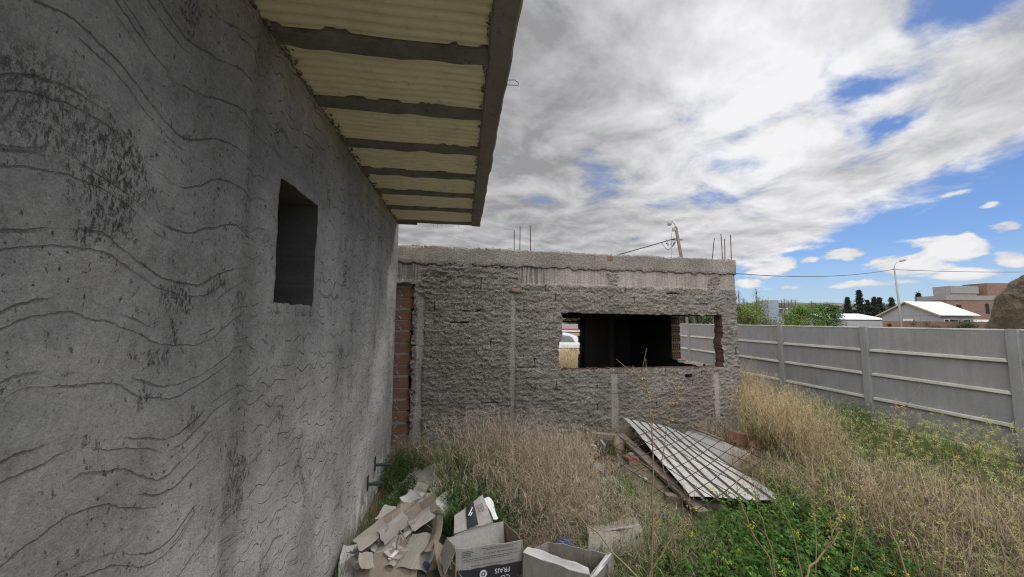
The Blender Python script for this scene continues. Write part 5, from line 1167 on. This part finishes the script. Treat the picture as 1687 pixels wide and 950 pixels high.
stalk([st(1076, 975, 2.55), st(1075, 860, 2.55), st(1076, 730, 2.56), st(1072, 660, 2.58), st(1042, 602, 2.6)], .0065, 'tallest dry stalk standing up in front of the ribbed metal sheet and window hole', 9, 1)
stalk([st(1060, 975, 2.75), st(1110, 880, 2.8), st(1138, 850, 2.8), st(1136, 815, 2.8)], .005, 'thin dry stalk with a rusty seed head beside the ribbed sheet lower edge', 4, 2)
stalk([st(1098, 800, 2.6), st(1090, 735, 2.6), st(1112, 668, 2.62), st(1119, 630, 2.63)], .0035, 'forked dry twig branching from the tallest stalk', 4, 3)
stalk([st(1062, 965, 2.3), st(985, 880, 2.6), st(930, 830, 2.8), st(905, 790, 2.95), st(880, 766, 3.05)], .0055, 'long dry stalk leaning left over the carton half towards the dry grass', 6, 4)
stalk([st(1282, 985, 2.5), st(1265, 915, 2.5), st(1235, 865, 2.5), st(1218, 820, 2.52), st(1212, 790, 2.53)], .005, 'bent pale stalk left of centre among the mustard plants', 2, 5, False)
stalk([st(1284, 985, 2.45), st(1270, 900, 2.45), st(1250, 840, 2.47), st(1243, 800, 2.5)], .0045, 'straight pale stalk beside the bent one among the mustard plants', 3, 6, False)
stalk([st(1330, 985, 2.6), st(1310, 890, 2.6), st(1290, 840, 2.6), st(1268, 815, 2.62)], .0045, 'curved pale stalk rising to the lower right corner of the ribbed metal sheet', 2, 7, False)
stalk([st(1320, 955, 2.3), st(1345, 925, 2.3), st(1365, 900, 2.32), st(1372, 870, 2.34), st(1385, 850, 2.35)], .006, 'thick forked dry stem at the bottom right of the mustard plants', 6, 8)
stalk([st(1500, 965, 2.7), st(1478, 900, 2.75), st(1457, 835, 2.8), st(1453, 780, 2.82)], .0065, 'long pale stem crossing the reddish dead weeds from the bottom edge', 3, 9, False)
stalk([st(1515, 960, 3.0), st(1490, 860, 3.0), st(1460, 775, 3.0), st(1430, 735, 3.05), st(1412, 712, 3.1)], .0055, 'pale stem leaning left above the reddish dead weeds', 2, 10, False)
stalk([st(1478, 850, 3.3), st(1466, 780, 3.3), st(1468, 710, 3.3), st(1475, 672, 3.3), st(1502, 663, 3.32)], .0055, 'upright dark stem with a sideways tip before the fence slab', 8, 11)
stalk([st(1553, 965, 2.6), st(1556, 880, 2.6), st(1565, 850, 2.62), st(1582, 828, 2.64)], .006, 'upright forked pale stem left of the bottom right corner', 4, 12, False)
stalk([st(1660, 960, 2.6), st(1650, 900, 2.6), st(1640, 860, 2.6), st(1620, 800, 2.65), st(1612, 780, 2.66)], .0055, 'pale stem leaning left near the right edge of the photo', 3, 13, False)
stalk([st(1640, 870, 2.8), st(1650, 825, 2.8), st(1665, 800, 2.82)], .0045, 'short forked pale stem beside the leaning one at the right edge', 2, 14, False)
stalk([st(770, 965, 2.3), st(752, 935, 2.3), st(735, 915, 2.32)], .003, 'thin pale straw lying across the printed carton', 0, 15, False)
stalk([st(1345, 985, 2.8), st(1343, 850, 2.8), st(1340, 780, 2.82)], .0045, 'slim brown stalk rising from the middle of the mustard plants', 6, 16)
stalk([st(1395, 985, 2.9), st(1412, 850, 2.9), st(1432, 795, 2.9)], .004, 'slim stalk between the mustard plants and the reddish weeds', 6, 17)
stalk([st(690, 715, 4.6), st(720, 765, 4.5), st(745, 800, 4.4)][::-1], .004, 'pale grass stalk leaning left over the white rubble', 3, 18)

# ------------------------------------------------------------------ trees
def crown(name, blobs, n, size, c, seed, var=.25):
    rg = np.random.default_rng(seed); P = []
    for bx_, by_, bz_, r, rz in blobs:
        m_ = int(n/len(blobs)); d = rg.standard_normal((m_, 3)); d /= np.linalg.norm(d, axis=1, keepdims=True)
        rr = rg.random(m_)**.45; q = d*rr[:, None]*np.array([r, r, rz]); 
        clump = vn(d[:, 0]*3+bx_*2, d[:, 1]*3+d[:, 2]*3.7, seed) > .34; q = q[clump]
        P.append(q+np.array([bx_, by_, bz_]))
    P = np.concatenate(P); n = len(P); v, f, cc = leaves(P, size*rg.uniform(.6, 1.4, n), size*.6*rg.uniform(.6, 1.4, n), c, rg, var, .3, .2)
    return npmesh(name, v, f, M_LEAF, None, False, cc)
lnk = link('straw_cover', npmesh('straw_cover', *strands(MOUND_P, np.random.default_rng(3).uniform(0, 6.3, len(MOUND_P)), np.full(len(MOUND_P), .32), np.full(len(MOUND_P), .02), np.random.default_rng(4).uniform(.3, 1.8, len(MOUND_P)), np.random.default_rng(5).normal(.6, .5, len(MOUND_P)), 3, (.10, .08, .05), (.25, .20, .13), np.random.default_rng(6), .3)[:2], M_DRY, None, False, strands(MOUND_P, np.random.default_rng(3).uniform(0, 6.3, len(MOUND_P)), np.full(len(MOUND_P), .32), np.full(len(MOUND_P), .02), np.full(len(MOUND_P), 1.), np.full(len(MOUND_P), .6), 3, (.10, .08, .05), (.33, .27, .18), np.random.default_rng(6), .4)[2]), mo); tag(lnk, kind='stuff')
def tree(name, loc, h, w_, c, seed, label, n=5000, size=.22, group=None, bare=.12, nb=16):
    rg = np.random.default_rng(seed); root = empty(name, (loc[0], loc[1], -.15), 0, label, 'tree', group)
    blobs = []; k_ = MB(); k_.tube([(0, 0, 0), (.05*w_, 0, h*.3), (0, .04*w_, h*.55)], [.035*h, .025*h, .012*h], 8)
    for q in range(nb):
        a = rg.uniform(0, 6.3); r = w_*.5*rg.uniform(.15, .85); z = h*rg.uniform(bare+.15, .86); r *= (1-.45*max(0, z/h-.6)/.4); s = w_*rg.uniform(.13, .24)
        blobs.append((r*math.cos(a), r*math.sin(a), z, s, s*rg.uniform(.7, 1.1))); k_.tube([(0, 0, h*.2+z*.25), (r*.5*math.cos(a), r*.5*math.sin(a), z*.75), (r*math.cos(a), r*math.sin(a), z)], [.011*h, .007*h, .003*h], 5)
    k_.build('trunk', M_BARK, root, smooth=True); link('crown', crown('crown', blobs, n, size, c, seed), root); return root
def P2(px, Y): return ((px-843.5)/FPX*Y, Y)
GT = 'green trees beyond the fence'
tree('willow_tree', P2(1238, 40), 4.9, 5.4, (.17, .21, .06), 1, 'yellowish green spring tree beyond the fence beside the block building corner', 6500, .2)
tree('willow_tree', P2(1222, 44), 5.0, 3.6, (.18, .21, .08), 2, 'thin pale green tree just visible behind the block building corner', 2500, .18)
tree('bushy_tree', P2(1325, 41), 4.9, 5.2, (.13, .22, .05), 3, 'bright green bushy tree beyond the fence in the middle of the tree line', 6500, .2)
tree('bushy_tree', P2(1362, 42), 4.8, 3.6, (.085, .165, .04), 4, 'darker green bushy tree at the left end of the pale shed roof', 5000, .2)
tree('bushy_tree', P2(1297, 38), 3.7, 3.8, (.15, .22, .06), 5, 'low light green bush at the foot of the tree line beyond the fence', 4000, .17)
tree('flowering_bush', P2(1265, 37), 3.1, 3.0, (.19, .20, .14), 6, 'low pale flowering bush between the two largest green trees', 3000, .14)
tree('hedge_bush', P2(1592, 44), 2.95, 3.6, (.09, .115, .045), 7, 'rounded olive bush in front of the gabled house behind the fence', 4000, .15, nb=12)
for q, (px, Y, h, w_) in enumerate(((1502, 43.5, 2.7, 2.0), (1530, 43.5, 2.6, 2.4), (1456, 43, 2.7, 1.6))):
    tree('low_shrub', P2(px, Y), h, w_, (.07, .075, .035), 20+q, 'small brownish shrub along the top of the fence before the gabled house', 1500, .13, 'brownish shrubs along the fence top', nb=8)
def conifer(px, Y, h, w_, seed, label):
    rg = np.random.default_rng(seed); x, y = P2(px, Y); root = empty('conifer_tree', (x, y, -.15), 0, label, 'tree')
    k_ = MB(); k_.tube([(0, 0, 0), (0, 0, h*.97)], [.02*h, .004*h], 7); k_.build('trunk', M_BARK, root)
    n = 1900; t = rg.random(n)**.8; z = h*(.16+.84*t); lay = .62+.38*np.sin(z*2*math.pi/(h*.13)+seed); R_ = w_*.5*(1-t)**.75*lay*(.55+.75*vn(np.arange(n)*0+z*2.2, rg.integers(0, 5, n)*3.1, seed)); a = rg.integers(0, 9, n)*.7+z*1.9+rg.normal(0, .22, n); r = R_*rg.random(n)**.5
    P = np.stack([r*np.cos(a), r*np.sin(a), z-.12*r], -1); v, f, c = leaves(P, np.full(n, .06*h)*rg.uniform(.6, 1.3, n), np.full(n, .026*h), (.035, .05, .04), rg, .25, .2, -.05)
    link('crown', npmesh('crown', v, f, M_NEEDLE, None, False, c), root)
for px, Y, h, w_, s, lb in ((1417, 90, 10.5, 5.6, 1, 'tallest dark ragged conifer above the pale shed roof'), (1397, 92, 8.9, 5.6, 2, 'dark conifer just left of the tallest one'), (1430, 94, 8.4, 4.8, 3, 'narrow dark conifer squeezed between the tallest and the pair'),
        (1441, 92, 9.0, 5.4, 4, 'broad dark conifer left of the street lamp post'), (1450, 96, 9.2, 5.6, 5, 'dark conifer right behind the broad one'), (1470, 92, 8.9, 6.2, 6, 'dark conifer behind the street lamp post and house gable'), (1515, 88, 9.8, 3.8, 7, 'slim conifer rising at the left end of the brick building'), (1560, 120, 14.6, 3.4, 8, 'tip of a conifer showing above the concrete tank'), (1502, 100, 7.8, 3.0, 9, 'small conifer tip above the white roof ridge')):
    conifer(px, Y, h, w_, s+70, lb)
def poplar(px, Y, h, w_, seed, label, group=None):
    rg = np.random.default_rng(seed); x, y = P2(px, Y); root = empty('poplar_tree', (x, y, -.15), 0, label, 'tree', group)
    k_ = MB(); k_.tube([(0, 0, 0), (0, 0, h*.98)], [.016*h, .003*h], 6)
    for q in range(46):
        z = h*rg.uniform(.2, .85); a = rg.uniform(0, 6.3); l = h*rg.uniform(.08, .2)*(1.1-z/h); d = Vector((math.cos(a)*.32, math.sin(a)*.32, 1)).normalized(); k_.tube([(0, 0, z), Vector((0, 0, z))+d*l*1.4], [.004*h, .0015*h], 4)
    k_.build('trunk', M_BARK, root)
    n = 700; z = h*rg.uniform(.15, .95, n); r = w_*.5*rg.random(n)*np.sin(np.clip(z/h, .1, .98)*math.pi)**.5; a = rg.uniform(0, 6.3, n)
    v, f, c = leaves(np.stack([r*np.cos(a), r*np.sin(a), z], -1), np.full(n, .25), np.full(n, .14), (.15, .15, .08), rg, .25); link('crown', npmesh('crown', v, f, M_LEAF, None, False, c), root)
for q, (px, Y, h, w_) in enumerate(((1218, 110, 12.4, 3), (1226, 112, 10.4, 3), (1247, 110, 13.2, 3.4), (1231, 118, 9.5, 3), (1288, 130, 11, 3.6), (1293, 131, 11.6, 3.4), (1299, 130, 11, 3.4), (1305, 132, 11.4, 3.4), (1311, 131, 11.2, 3.6), (1338, 134, 10.8, 3.2), (1344, 133, 10.2, 3.2))):
    poplar(px, Y, h, w_, 90+q, 'thin half bare poplar in the distant row behind the green trees', 'half bare poplars in the distance')
for q in range(22):
    px = 1205+q*14.5+RNG.uniform(-5, 5); Y = RNG.uniform(100, 150); tree('distant_tree', P2(px, Y), RNG.uniform(7.4, 10.2)*Y/125, RNG.uniform(5, 9), ((.09, .105, .05), (.16, .125, .07), (.12, .12, .06))[q % 3], 130+q, 'dull far tree in the mixed belt below the hills', 900, .5, 'far trees in the belt below the hills', nb=9)
# trees seen through the openings of the block building
for q, (px, Y, h, w_, c, lb) in enumerate(((935, 75, 6.2, 9, (.03, .045, .02), 'dark tree far behind the parked car'), (950, 70, 5.2, 5, (.13, .14, .05), 'yellow green tree far behind the parked car'), (1125, 26, 4.2, 3.6, (.035, .06, .02), 'dark green tree behind the fence left of the thin post'), (1160, 27, 4.0, 4.5, (.06, .09, .03), 'green tree behind the fence right of the thin post'), (1185, 29, 4.2, 3.5, (.045, .07, .025), 'dark green tree behind the fence at the building corner'))):
    tree('background_tree', P2(px, Y), h, w_, c, 170+q, lb, 2500, .2 if Y < 40 else .4)
